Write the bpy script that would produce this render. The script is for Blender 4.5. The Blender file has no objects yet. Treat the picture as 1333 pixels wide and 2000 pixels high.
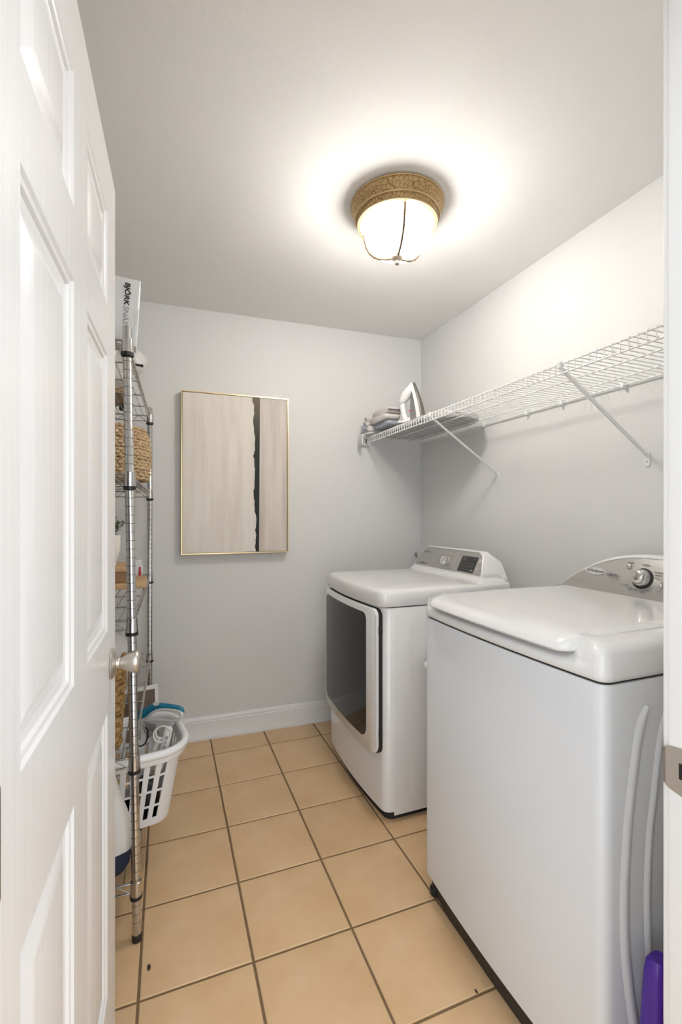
import bpy, bmesh, math, random
from mathutils import Vector, Matrix, noise
random.seed(7)
scene = bpy.context.scene
C = scene.collection
PI = math.pi

# ------------------------------------------------------------------ camera, world, exposure
YAW = 0.3633; CAMH = 1.28; FPX = 894.7; HORIZ = 1005.2
cam_d = bpy.data.cameras.new('camera'); cam = bpy.data.objects.new('camera', cam_d); C.objects.link(cam)
cam.location = (0, 0, CAMH); cam.rotation_euler = (PI/2, 0, -YAW)
cam_d.sensor_fit = 'VERTICAL'; cam_d.sensor_height = 36; cam_d.sensor_width = 24
cam_d.lens = 36*FPX/2000; cam_d.shift_y = (HORIZ-1000)/2000; cam_d.clip_start = 0.02
scene.camera = cam
world = bpy.data.worlds.new('world'); scene.world = world; world.use_nodes = True
WN = world.node_tree.nodes['Background']
WN.inputs['Color'].default_value = (0.92, 0.96, 1.0, 1); WN.inputs['Strength'].default_value = 1.2
LAMP_STRENGTH = 20.0; BULB_STRENGTH = 115.0
scene.view_settings.view_transform = 'Standard'; scene.view_settings.look = 'None'
scene.view_settings.gamma = 1.0; scene.view_settings.use_curve_mapping = False
scene.view_settings.exposure = 1.12

def at(u, v, Y=None, X=None, Z=None):
    """photo sight line met with a plane of known depth, side distance or height"""
    c, s = math.cos(YAW), math.sin(YAW)
    xr = (u-666.5)/FPX; z = (HORIZ-v)/FPX
    d = Vector((c*xr+s, -s*xr+c, z))
    if Y is not None: t = Y/d.y
    elif X is not None: t = X/d.x
    else: t = (Z-CAMH)/d.z
    return Vector((0, 0, CAMH)) + d*t

# ------------------------------------------------------------------ materials
MATS = {}
def mat(name, col, rough=0.5, metal=0.0, spec=0.5, coat=0.0, bump=None, var=None, trans=0.0, alpha=1.0, emis=None, obj_rand=0.0):
    """bump=(scale, strength, stretch) ; var=(scale, colour2, amount, stretch)"""
    m = bpy.data.materials.new(name); m.use_nodes = True
    nt = m.node_tree; N = nt.nodes; L = nt.links
    b = N['Principled BSDF']
    b.inputs['Base Color'].default_value = (*col, 1); b.inputs['Roughness'].default_value = rough
    b.inputs['Metallic'].default_value = metal; b.inputs['Specular IOR Level'].default_value = spec
    b.inputs['Coat Weight'].default_value = coat; b.inputs['Coat Roughness'].default_value = 0.08
    b.inputs['Transmission Weight'].default_value = trans; b.inputs['Alpha'].default_value = alpha
    tc = N.new('ShaderNodeTexCoord')
    def nz(scale, stretch, detail=4):
        mp = N.new('ShaderNodeMapping'); mp.inputs['Scale'].default_value = stretch
        L.new(tc.outputs['Object'], mp.inputs['Vector'])
        n = N.new('ShaderNodeTexNoise'); n.inputs['Scale'].default_value = scale; n.inputs['Detail'].default_value = detail
        L.new(mp.outputs['Vector'], n.inputs['Vector']); return n
    colout = None
    if var:
        sc, c2, amt, st = var
        n = nz(sc, st, 6); r = N.new('ShaderNodeValToRGB')
        r.color_ramp.elements[0].position = 0.5-amt; r.color_ramp.elements[1].position = 0.5+amt
        r.color_ramp.elements[0].color = (*col, 1); r.color_ramp.elements[1].color = (*c2, 1)
        L.new(n.outputs['Fac'], r.inputs['Fac']); colout = r.outputs['Color']
    if obj_rand:
        oi = N.new('ShaderNodeObjectInfo'); h = N.new('ShaderNodeHueSaturation')
        ma = N.new('ShaderNodeMapRange'); ma.inputs['To Min'].default_value = 1-obj_rand; ma.inputs['To Max'].default_value = 1+obj_rand
        L.new(oi.outputs['Random'], ma.inputs['Value']); L.new(ma.outputs['Result'], h.inputs['Value'])
        if colout: L.new(colout, h.inputs['Color'])
        else: h.inputs['Color'].default_value = (*col, 1)
        colout = h.outputs['Color']
    if colout: L.new(colout, b.inputs['Base Color'])
    if bump:
        sc, stg, st = bump
        n = nz(sc, st); bp = N.new('ShaderNodeBump'); bp.inputs['Strength'].default_value = stg; bp.inputs['Distance'].default_value = 0.01
        L.new(n.outputs['Fac'], bp.inputs['Height']); L.new(bp.outputs['Normal'], b.inputs['Normal'])
    if emis:
        b.inputs['Emission Color'].default_value = (*emis[0], 1); b.inputs['Emission Strength'].default_value = emis[1]
    MATS[name] = m
    return m
I3 = (1, 1, 1)
mat('wall_paint', (0.725, 0.73, 0.72), 0.55, bump=(140, 0.03, I3), var=(2.2, (0.71, 0.715, 0.71), 0.3, I3))
mat('ceiling_paint', (0.87, 0.87, 0.86), 0.8, bump=(200, 0.05, I3))
mat('trim_paint', (0.79, 0.79, 0.79), 0.28, bump=(60, 0.02, I3))
mat('door_paint', (0.76, 0.755, 0.75), 0.22, bump=(55, 0.05, (1, 1, 0.06)))
mat('tile', (0.64, 0.42, 0.215), 0.32, var=(6, (0.75, 0.53, 0.315), 0.22, I3), bump=(26, 0.10, I3), obj_rand=0.05)
mat('grout', (0.26, 0.165, 0.085), 0.9, var=(40, (0.18, 0.115, 0.06), 0.3, I3), bump=(300, 0.2, I3))
mat('enamel', (0.79, 0.79, 0.79), 0.16, coat=0.5)
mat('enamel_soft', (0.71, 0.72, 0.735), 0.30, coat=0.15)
mat('white_plastic', (0.84, 0.84, 0.84), 0.3)
mat('black_plastic', (0.012, 0.012, 0.013), 0.4)
mat('dark_gap', (0.02, 0.019, 0.018), 0.7)
mat('toe_brown', (0.030, 0.024, 0.020), 0.5)
mat('dryer_glass', (0.020, 0.018, 0.017), 0.05, spec=0.28)
mat('display', (0.025, 0.024, 0.024), 0.15)
mat('silver_panel', (0.50, 0.49, 0.47), 0.34, metal=0.55)
mat('silver_panel_dark', (0.42, 0.41, 0.395), 0.38, metal=0.45)
mat('chrome', (0.62, 0.61, 0.60), 0.16, metal=1.0, bump=(60, 0.03, (1, 1, 0.2)))
mat('chrome_wire', (0.50, 0.49, 0.47), 0.25, metal=1.0)
mat('nickel', (0.60, 0.56, 0.51), 0.36, metal=1.0)
mat('knob_chrome', (0.75, 0.74, 0.73), 0.18, metal=1.0)
mat('groove', (0.20, 0.20, 0.20), 0.4, metal=0.8)
mat('wire_white', (0.82, 0.82, 0.81), 0.35)
mat('badge_silver', (0.72, 0.71, 0.70), 0.3, metal=0.2)
mat('ring_bronze', (0.40, 0.26, 0.11), 0.42, metal=0.35)
mat('finial', (0.52, 0.45, 0.36), 0.35, metal=0.6)
mat('bead_highlight', (0.62, 0.44, 0.22), 0.35, metal=0.4)
mat('strap', (0.09, 0.055, 0.025), 0.45, metal=0.5)
mat('gold', (0.78, 0.60, 0.33), 0.3, metal=0.9)
mat('seagrass', (0.40, 0.265, 0.14), 0.75, var=(60, (0.60, 0.44, 0.26), 0.2, I3), bump=(220, 0.5, I3))
mat('seagrass_dark', (0.30, 0.19, 0.095), 0.8, var=(70, (0.45, 0.30, 0.16), 0.2, I3), bump=(220, 0.5, I3))
mat('hyacinth', (0.27, 0.145, 0.045), 0.75, var=(50, (0.50, 0.31, 0.115), 0.22, I3), bump=(200, 0.6, I3))
mat('wood_light', (0.62, 0.42, 0.23), 0.5, var=(14, (0.50, 0.31, 0.15), 0.25, (1, 0.12, 1)))
mat('wood_mid', (0.40, 0.23, 0.10), 0.5, var=(14, (0.28, 0.15, 0.06), 0.25, (0.12, 1, 1)))
mat('carton', (0.80, 0.80, 0.80), 0.3)
mat('print_black', (0.012, 0.012, 0.012), 0.5)
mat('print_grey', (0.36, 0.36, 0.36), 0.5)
mat('print_soft', (0.20, 0.20, 0.20), 0.5)
mat('print_light', (0.62, 0.62, 0.62), 0.4)
mat('red_print', (0.50, 0.04, 0.06), 0.5)
mat('film', (0.86, 0.84, 0.82), 0.25, alpha=0.42, bump=(30, 0.4, I3))
mat('cloth_white', (0.76, 0.74, 0.71), 0.9, bump=(180, 0.15, I3))
mat('cloth_navy', (0.018, 0.026, 0.055), 0.85, bump=(180, 0.15, I3))
mat('cloth_greige', (0.68, 0.63, 0.61), 0.9, bump=(160, 0.15, I3))
mat('cloth_grey', (0.13, 0.12, 0.125), 0.9)
mat('cloth_bluegrey', (0.36, 0.38, 0.43), 0.9, bump=(160, 0.15, I3))
mat('board_cover', (0.30, 0.30, 0.305), 0.8)
mat('leaf', (0.075, 0.105, 0.035), 0.6, var=(40, (0.16, 0.19, 0.07), 0.2, I3))
mat('pot', (0.84, 0.81, 0.76), 0.4)
mat('blue_plastic', (0.015, 0.185, 0.30), 0.25)
mat('offwhite_plastic', (0.72, 0.70, 0.66), 0.35)
mat('iron_grey', (0.24, 0.235, 0.23), 0.4)
mat('sole', (0.15, 0.14, 0.125), 0.45, metal=0.2)
mat('purple', (0.050, 0.018, 0.30), 0.35, var=(6, (0.11, 0.025, 0.36), 0.3, I3))
mat('beige_pole', (0.62, 0.56, 0.48), 0.4)
mat('photo_print', (0.22, 0.17, 0.135), 0.5, var=(12, (0.13, 0.10, 0.08), 0.2, I3))
mat('earth', (0.05, 0.032, 0.02), 0.9)
mat('debris', (0.05, 0.025, 0.012), 0.8)
mat('hall_floor', (0.42, 0.30, 0.19), 0.5, var=(10, (0.34, 0.23, 0.14), 0.2, (1, 0.1, 1)))

def crackle(m):
    nt = m.node_tree; N = nt.nodes; L = nt.links; b = N['Principled BSDF']
    tc = N.new('ShaderNodeTexCoord'); v = N.new('ShaderNodeTexVoronoi'); v.feature = 'DISTANCE_TO_EDGE'; v.inputs['Scale'].default_value = 75
    L.new(tc.outputs['Object'], v.inputs['Vector'])
    r = N.new('ShaderNodeValToRGB'); r.color_ramp.elements[0].position = 0.0; r.color_ramp.elements[1].position = 0.09
    r.color_ramp.elements[0].color = (0.16, 0.09, 0.03, 1); r.color_ramp.elements[1].color = (0.50, 0.34, 0.15, 1)
    L.new(v.outputs['Distance'], r.inputs['Fac']); L.new(r.outputs['Color'], b.inputs['Base Color'])
    bp = N.new('ShaderNodeBump'); bp.inputs['Strength'].default_value = 0.3; bp.inputs['Distance'].default_value = 0.003
    L.new(r.outputs['Color'], bp.inputs['Height']); L.new(bp.outputs['Normal'], b.inputs['Normal'])
crackle(MATS['ring_bronze'])

def lamp_glass():
    m = bpy.data.materials.new('lamp_glass'); m.use_nodes = True; N = m.node_tree.nodes; L = m.node_tree.links
    b = N['Principled BSDF']; b.inputs['Base Color'].default_value = (0.8, 0.78, 0.72, 1); b.inputs['Roughness'].default_value = 0.4
    b.inputs['Emission Color'].default_value = (1.0, 0.975, 0.945, 1); b.inputs['Emission Strength'].default_value = LAMP_STRENGTH
    tr = N.new('ShaderNodeBsdfTransparent'); mx = N.new('ShaderNodeMixShader'); mx.inputs[0].default_value = 0.5
    L.new(b.outputs[0], mx.inputs[1]); L.new(tr.outputs[0], mx.inputs[2]); L.new(mx.outputs[0], N['Material Output'].inputs['Surface'])
    mat('bulb', (0.9, 0.9, 0.88), 0.4, emis=((1.0, 0.975, 0.945), BULB_STRENGTH))
    MATS['lamp_glass'] = m
lamp_glass()

def painting_mat():
    """abstract canvas: x (0..1) and z (0..1) come from Generated coordinates"""
    m = bpy.data.materials.new('canvas_paint'); m.use_nodes = True; N = m.node_tree.nodes; L = m.node_tree.links
    b = N['Principled BSDF']; b.inputs['Roughness'].default_value = 0.7
    tc = N.new('ShaderNodeTexCoord'); sp = N.new('ShaderNodeSeparateXYZ'); L.new(tc.outputs['Generated'], sp.inputs[0])
    def M(op, a, c=None, d=None):
        n = N.new('ShaderNodeMath'); n.operation = op
        for i, q in enumerate((a, c, d)):
            if q is None: continue
            if isinstance(q, (int, float)): n.inputs[i].default_value = q
            else: L.new(q, n.inputs[i])
        return n.outputs[0]
    x, z = sp.outputs['X'], sp.outputs['Z']
    def nz(sx, sz, scale, det=5):
        cb = N.new('ShaderNodeCombineXYZ'); L.new(M('MULTIPLY', x, sx), cb.inputs[0]); L.new(M('MULTIPLY', z, sz), cb.inputs[2])
        n = N.new('ShaderNodeTexNoise'); n.inputs['Scale'].default_value = scale; n.inputs['Detail'].default_value = det
        L.new(cb.outputs[0], n.inputs['Vector']); return n.outputs['Fac']
    def ramp(fac, stops):
        r = N.new('ShaderNodeValToRGB'); e = r.color_ramp.elements
        e[0].position, e[0].color = stops[0][0], (*stops[0][1], 1); e[1].position, e[1].color = stops[-1][0], (*stops[-1][1], 1)
        for p, c in stops[1:-1]: q = e.new(p); q.color = (*c, 1)
        L.new(fac, r.inputs['Fac']); return r.outputs['Color']
    def mix(f, a, c):
        n = N.new('ShaderNodeMix'); n.data_type = 'RGBA'; L.new(f, n.inputs[0]); L.new(a, n.inputs[6]); L.new(c, n.inputs[7]); return n.outputs[2]
    left = ramp(nz(9, 1.2, 1.6), [(0.28, (0.68, 0.63, 0.56)), (0.5, (0.77, 0.725, 0.655)), (0.72, (0.81, 0.775, 0.715))])
    right = ramp(nz(11, 1.0, 1.3), [(0.28, (0.53, 0.475, 0.42)), (0.5, (0.64, 0.585, 0.53)), (0.72, (0.72, 0.67, 0.61))])
    dark = ramp(z, [(0.0, (0.010, 0.011, 0.012)), (0.45, (0.014, 0.020, 0.017)), (0.72, (0.030, 0.030, 0.022)), (1.0, (0.17, 0.14, 0.105))])
    edge = M('ADD', 0.672, M('MULTIPLY', M('SUBTRACT', nz(0.6, 7, 1.7, 7), 0.5), 0.085))
    edge = M('ADD', edge, M('MULTIPLY', M('SUBTRACT', 0.5, z), 0.022))
    isr = M('GREATER_THAN', x, M('ADD', 0.716, M('MULTIPLY', z, 0.010)))
    isd = M('GREATER_THAN', x, edge)
    col = mix(isr, mix(isd, left, dark), right)
    L.new(col, b.inputs['Base Color'])
    bp = N.new('ShaderNodeBump'); bp.inputs['Strength'].default_value = 0.15; bp.inputs['Distance'].default_value = 0.004
    L.new(nz(60, 8, 3), bp.inputs['Height']); L.new(bp.outputs['Normal'], b.inputs['Normal'])
    MATS['canvas_paint'] = m
painting_mat()

# ------------------------------------------------------------------ builders
def origin(o):
    p = Vector((0, 0, 0))
    while o is not None: p += o.location; o = o.parent
    return p
def obj(name, bm, m, parent=None, base=None, smooth=40, kind=None):
    """one mesh object; the bmesh is in world coordinates"""
    bmesh.ops.recalc_face_normals(bm, faces=bm.faces)
    off = origin(parent) if parent else Vector(base or (0, 0, 0))
    bmesh.ops.translate(bm, vec=-off, verts=bm.verts)
    me = bpy.data.meshes.new(name); bm.to_mesh(me); bm.free()
    if smooth:
        for p in me.polygons: p.use_smooth = True
        me.set_sharp_from_angle(angle=math.radians(smooth))
    for q in (m if isinstance(m, (list, tuple)) else [m]): me.materials.append(MATS[q])
    o = bpy.data.objects.new(name, me); C.objects.link(o)
    if parent: o.parent = parent
    else: o.location = off
    if kind: o['kind'] = kind
    return o
def tag(o, label, cat, group=None):
    o['label'] = label; o['category'] = cat
    if group: o['group'] = group
    return o
def thing(name, label, cat, loc, group=None):
    o = bpy.data.objects.new(name, None); C.objects.link(o); o.location = loc; o.empty_display_size = 0.05
    return tag(o, label, cat, group)
def struct(o): o['kind'] = 'structure'; return o
def inst(name, src, parent, loc):
    """another object sharing src's mesh, at a world place"""
    o = bpy.data.objects.new(name, src.data); C.objects.link(o); o.parent = parent
    o.location = Vector(loc) - origin(parent); return o

def B(): return bmesh.new()
def box(bm, lo, hi, bev=0.0, seg=2, rot=None):
    lo, hi = Vector(lo), Vector(hi)
    r = bmesh.ops.create_cube(bm, size=1); vs = r['verts']
    bmesh.ops.scale(bm, vec=hi-lo, verts=vs)
    if bev:
        es = list({e for v in vs for e in v.link_edges})
        g = bmesh.ops.bevel(bm, geom=es, offset=bev, segments=seg, profile=0.5, affect='EDGES')
        vs = list({v for f in g['faces'] for v in f.verts} | {v for v in vs if v.is_valid})
    if rot is not None: bmesh.ops.rotate(bm, cent=(0, 0, 0), matrix=rot, verts=vs)
    bmesh.ops.translate(bm, vec=(lo+hi)/2, verts=vs)
    return vs
def rings(bm, rs, cap0=True, cap1=True, closed=True):
    V = [[bm.verts.new(p) for p in r] for r in rs]
    n = len(V[0])
    for a, b in zip(V, V[1:]):
        for i in range(n if closed else n-1):
            j = (i+1) % n
            try: bm.faces.new((a[i], a[j], b[j], b[i]))
            except ValueError: pass
    if cap0 and closed: bm.faces.new(V[0][::-1])
    if cap1 and closed: bm.faces.new(V[-1])
    return V
def tube(bm, pts, r, seg=8, closed=False, cap=True, flat=None):
    pts = [Vector(p) for p in pts]; n = len(pts); rs = []
    up = None
    for i, p in enumerate(pts):
        a = pts[i-1] if (i > 0 or closed) else p; b = pts[(i+1) % n] if (i < n-1 or closed) else p
        t = (b-a)
        if t.length < 1e-9: t = Vector((0, 0, 1))
        t.normalize()
        if up is None:
            up = Vector((0, 0, 1)) if abs(t.z) < 0.9 else Vector((1, 0, 0))
        side = t.cross(up)
        if side.length < 1e-6: side = t.cross(Vector((0, 1, 0)))
        side.normalize(); up = side.cross(t).normalized()
        rr = r[i] if isinstance(r, (list, tuple)) else r
        fx, fy = flat or (1, 1)
        rs.append([p + side*math.cos(2*PI*k/seg)*rr*fx + up*math.sin(2*PI*k/seg)*rr*fy for k in range(seg)])
    if closed: rs.append(rs[0]); cap = False
    V = rings(bm, rs, cap, cap)
    if closed: bmesh.ops.remove_doubles(bm, verts=[v for q in (V[0], V[-1]) for v in q], dist=1e-6)
    return V
def lathe(bm, prof, c, seg=32, axis=None, cap0=True, cap1=True):
    """prof: list of (radius, height) about c; axis = Matrix(3) turning z onto the axis"""
    c = Vector(c); rs = []
    for r, h in prof:
        q = []
        for k in range(seg):
            p = Vector((max(r, 1e-5)*math.cos(2*PI*k/seg), max(r, 1e-5)*math.sin(2*PI*k/seg), h))
            q.append(c + (axis @ p if axis else p))
        rs.append(q)
    rings(bm, rs, cap0, cap1)
def frame3(right, up):
    right = Vector(right).normalized(); n = right.cross(Vector(up)).normalized(); up = n.cross(right)
    return Matrix((right, up, n)).transposed()
def prism(bm, poly, to3a, to3b):
    rings(bm, [[to3a(*p) for p in poly], [to3b(*p) for p in poly]])
def rrect(x0, x1, y0, y1, r, n=6):
    """rounded rectangle, r may be 4 radii for (x1y1, x0y1, x0y0, x1y0)"""
    rr = r if isinstance(r, (list, tuple)) else (r,)*4
    P = []
    for (cx, cy, a0), q in zip(((x1, y1, 0), (x0, y1, 90), (x0, y0, 180), (x1, y0, 270)), rr):
        sx = -1 if cx == x1 else 1; sy = -1 if cy == y1 else 1
        for k in range(n+1):
            a = math.radians(a0+90*k/n); P.append((cx+sx*q+q*math.cos(a), cy+sy*q+q*math.sin(a)))
    return P
def text(name, s, size, pos, F, m, parent, bold=0.0, depth=0.0006, align='CENTER', shear=0.0, stretch=1.0):
    cu = bpy.data.curves.new(name, 'FONT'); cu.body = s; cu.size = size; cu.align_x = align; cu.align_y = 'CENTER'
    cu.offset = bold; cu.extrude = depth/2; cu.shear = shear; cu.resolution_u = 3
    t = bpy.data.objects.new(name, cu); C.objects.link(t)
    bpy.context.view_layer.update()
    me = bpy.data.meshes.new_from_object(t.evaluated_get(bpy.context.evaluated_depsgraph_get()))
    bpy.data.objects.remove(t); bpy.data.curves.remove(cu)
    me.name = name
    M4 = Matrix.Translation(Vector(pos)-origin(parent)) @ F.to_4x4() @ Matrix.Diagonal((stretch, 1, 1, 1))
    me.transform(M4); me.materials.clear(); me.materials.append(MATS[m])
    o = bpy.data.objects.new(name, me); C.objects.link(o); o.parent = parent; return o

# ------------------------------------------------------------------ room shell
XR, XL, YC, H = 1.5934, -0.56, 2.6825, 2.4467
DB = -0.0257                                            # the end wall is a little out of square
def yb(x): return YC + (x-XR)*math.tan(DB)
YF0, YF1 = 0.325, 0.447                                 # wall that holds the doorway
bm = B(); box(bm, (-2.0, -2.2, -0.06), (2.4, YF0, -0.002)); struct(obj('floor_hall', bm, 'hall_floor', smooth=0))
bm = B(); rings(bm, [[(XL-.1, YF0, z), (XR+.1, YF0, z), (XR+.1, yb(XR)+.1, z), (XL-.1, yb(XL)+.1, z)] for z in (-.06, -0.0035)])
floor = struct(obj('floor', bm, 'grout', smooth=0))
S, TX, TY, GR = 0.3036, -0.0714, 1.3154, 0.0074
tiles = {}
def tile(x0, x1, y0, y1, cut=None):
    bm = B(); z0, z1, b = -0.012, 0.0, 0.0022
    q = [(x0, y0), (x1, y0), (x1, y1), (x0, y1)] if cut is None else cut
    cx = sum(p[0] for p in q)/4; cy = sum(p[1] for p in q)/4
    ins = [(p[0]+(b if p[0] < cx else -b), p[1]+(b if p[1] < cy else -b)) for p in q]
    rings(bm, [[(*p, z0) for p in q], [(*p, z1-b*0.7) for p in q], [(*p, z1) for p in ins]], cap0=False)
    return bm
full = None
for i in range(-2, 6):
    for j in range(-4, 5):
        x0, x1 = TX+i*S+GR/2, TX+(i+1)*S-GR/2; y0, y1 = TY+j*S+GR/2, TY+(j+1)*S-GR/2
        if y1 < YF0 or x1 < XL+.02 or x0 > XR-.02: continue
        a0, a1 = max(x0, XL), min(x1, XR); b0 = max(y0, YF0)
        if y0 > yb(x0)-.03: continue
        if a0 == x0 and a1 == x1 and b0 == y0 and y1 < yb(a1)-.002:
            if full is None:
                full = obj('tile', tile(x0, x1, y0, y1), 'tile', floor, smooth=0); fo = Vector((x0, y0, 0))
            else: inst('tile', full, floor, Vector((x0, y0, 0))-fo)
        else:
            c = [(a0, b0), (a1, b0), (a1, min(y1, yb(a1)-.001)), (a0, min(y1, yb(a0)-.001))]
            obj('tile', tile(0, 0, 0, 0, c), 'tile', floor, smooth=0)
for i_, (u, v, l) in enumerate([(291, 1890, .011), (931, 1937, .007), (223, 1828, .006)]):
    p = at(u, v, Z=0.0); bm = B()
    rings(bm, [[p+Vector((math.cos(a)*l*r*.45, math.sin(a)*l*r, z)) for a in [k*PI/4 for k in range(8)]] for r, z in ((.8, 0), (1, .0012), (.4, .0024))])
    tag(obj('floor_crumb', bm, 'debris', base=p), ['dark brown crumb on the tile beside the rack foot', 'tiny dark speck on the grout by the washer', 'small dark crumb on the floor below the open door'][i_], 'crumb')

def slab(name, pts, h0, h1, m):
    bm = B(); rings(bm, [[(*p, z) for p in pts] for z in (h0, h1)]); return struct(obj(name, bm, m, smooth=0))
slab('wall_back', [(XL-.1, yb(XL-.1)), (XR+.1, yb(XR+.1)), (XR+.1, yb(XR)+.12), (XL-.1, yb(XL)+.12)], -.02, H+.02, 'wall_paint')
slab('wall_right', [(XR, YF0), (XR+.1, YF0), (XR+.1, yb(XR)+.1), (XR, yb(XR))], -.02, H+.02, 'wall_paint')
slab('wall_left', [(XL-.1, YF0), (XL, YF0), (XL, yb(XL)), (XL-.1, yb(XL)+.1)], -.02, H+.02, 'wall_paint')
bm = B(); box(bm, (XL-.1, YF0-.02, H), (XR+.1, yb(XL)+.12, H+.1)); struct(obj('ceiling', bm, 'ceiling_paint', smooth=0))
OX0, OX1, OZ = -0.157, 0.674, 2.052                       # clear doorway
bm = B(); JT = 0.019
box(bm, (XL-.1, YF0, -.02), (OX0-JT, YF1, H+.02)); box(bm, (OX1+JT, YF0, -.02), (XR+.1, YF1, H+.02)); box(bm, (OX0-JT, YF0, OZ+JT), (OX1+JT, YF1, H+.02))
struct(obj('wall_front', bm, 'wall_paint', smooth=0))

# door lining with stop and casing
def casing_leg(bm, x0, x1, y0, y1, z0, z1): box(bm, (x0, y0, z0), (x1, y1, z1), .003)
bm = B(); box(bm, (OX1, YF0-.004, 0), (OX1+JT, YF1+.001, OZ+JT), .0015); tr1 = struct(obj('trim_1', bm, 'trim_paint'))
bm = B(); box(bm, (OX1-.011, YF0+.02, 0), (OX1, YF1-.045, OZ), .002); obj('door_stop', bm, 'trim_paint', tr1)
bm = B(); box(bm, (OX1+.006, YF1, 0), (OX1+.066, YF1+.014, OZ+.066), .004); obj('casing', bm, 'trim_paint', tr1)
bm = B(); box(bm, (OX1+.006, YF0-.014, 0), (OX1+.066, YF0, OZ+.066), .004); obj('casing', bm, 'trim_paint', tr1)
bm = B(); box(bm, (OX0-JT, YF0-.004, 0), (OX0, YF1+.001, OZ+JT), .0015); tr2 = struct(obj('trim_2', bm, 'trim_paint'))
bm = B(); box(bm, (OX0-.066, YF0-.014, 0), (OX0-.006, YF0, OZ+.066), .004); obj('casing', bm, 'trim_paint', tr2)
bm = B(); box(bm, (OX0, YF0-.004, OZ), (OX1, YF1+.001, OZ+JT), .0015); tr3 = struct(obj('trim_3', bm, 'trim_paint'))
bm = B(); box(bm, (OX0-.006, YF1, OZ+.006), (OX1+.006, YF1+.014, OZ+.066), .004); obj('casing', bm, 'trim_paint', tr3)
# strike plate with curled lip
sp = thing('strike_plate', 'satin nickel strike plate let into the white door jamb', 'strike plate', (OX1, YF1, .91))
bm = B(); zc, hh = 0.919, 0.034
def spz(y):  # outline half height, rounder towards the lip
    return hh if y < YF1-.006 else hh*(0.93-0.28*((y-(YF1-.006))/.016)**2)
path = [(OX1-.0012, y) for y in (YF1-.05, YF1-.035, YF1-.02, YF1-.006, YF1)] + [(OX1-.0016, YF1+.004), (OX1-.0005, YF1+.008), (OX1+.003, YF1+.0105)]
rs = []
for x, y in path: rs.append([(x, y, zc-spz(y)), (x, y, zc+spz(y)), (x+.0014, y, zc+spz(y)), (x+.0014, y, zc-spz(y))])
rings(bm, rs); obj('plate', bm, 'nickel', sp)
bm = B(); box(bm, (OX1-.0022, YF1-.042, zc-.010), (OX1-.0010, YF1-.0145, zc+.012), .0004); obj('latch_hole', bm, 'black_plastic', sp)

# baseboards
def baseboard(name, a, b, n):
    a, b, n = Vector(a), Vector(b), Vector(n)
    prof = [(0, 0), (.015, 0), (.015, .018), (.014, .020), (.014, .098), (.0135, .103), (.010, .106), (.0105, .114), (.008, .122), (.005, .128), (.0, .131)]
    bm = B(); rings(bm, [[p + n*q[0] + Vector((0, 0, q[1])) for q in prof] for p in (a, b)]); return struct(obj(name, bm, 'trim_paint', smooth=30))
nb = Vector((math.sin(DB), -math.cos(DB), 0))
baseboard('baseboard_back', (XL, yb(XL), 0), (XR, yb(XR), 0), nb)
baseboard('baseboard_right', (XR, yb(XR)-.02, 0), (XR, YF1, 0), (-1, 0, 0))
baseboard('baseboard_left', (XL, YF1, 0), (XL, yb(XL)-.02, 0), (1, 0, 0))

# ------------------------------------------------------------------ open six panel door
DX, DY, DSL = -0.114, 1.207, 0.0243
D0, D1, DH, DT = 0.437, 1.196, 2.040, 0.035
def dx(y): return DX + (y-DY)*DSL
def dp(y, z, off): return Vector((dx(y)+off, y-DSL*off, z))
cols = [(.517, .753), (.854, 1.076)]; rows = [(.262, .862), (1.034, 1.617), (1.722, 1.918)]
bm = B()
ys = [D0, .517, .753, .854, 1.076, D1]; zs = [.008, .262, .862, 1.034, 1.617, 1.722, 1.918, DH]
def vert(y, z, off, cache={}):
    k = (id(bm), round(y, 4), round(z, 4), round(off, 4))
    if k not in cache: cache[k] = bm.verts.new(dp(y, z, off))
    return cache[k]
for side in (0, 1):
    off = 0 if side == 0 else -DT
    for i in range(5):
        for j in range(7):
            if (ys[i], ys[i+1]) in cols and (zs[j], zs[j+1]) in rows: continue
            bm.faces.new([vert(ys[i], zs[j], off), vert(ys[i+1], zs[j], off), vert(ys[i+1], zs[j+1], off), vert(ys[i], zs[j+1], off)])
for i in range(5):
    for z in (zs[0], zs[-1]): bm.faces.new([vert(ys[i], z, 0), vert(ys[i+1], z, 0), vert(ys[i+1], z, -DT), vert(ys[i], z, -DT)])
for j in range(7):
    for y in (D0, D1): bm.faces.new([vert(y, zs[j], 0), vert(y, zs[j+1], 0), vert(y, zs[j+1], -DT), vert(y, zs[j], -DT)])
door = struct(obj('door_1', bm, 'door_paint', base=(dx(D0), D0, 0), smooth=20))
for (y0, y1) in cols:
    for (z0, z1) in rows:
        bm = B()
        for sgn in (0, 1):
            seq = []
            for ins, dep in ((0, 0), (.004, -.0035), (.010, -.0045), (.013, -.0085), (.019, -.0095), (.024, -.0105), (.028, -.0105), (.052, -.003), (.056, -.0025)):
                o_ = dep if sgn == 0 else -DT-dep
                seq.append([dp(y, z, o_) for y, z in ((y0+ins, z0+ins), (y1-ins, z0+ins), (y1-ins, z1-ins), (y0+ins, z1-ins))])
            rings(bm, seq, cap0=False)
        obj('panel', bm, 'door_paint', door, smooth=12)
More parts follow.
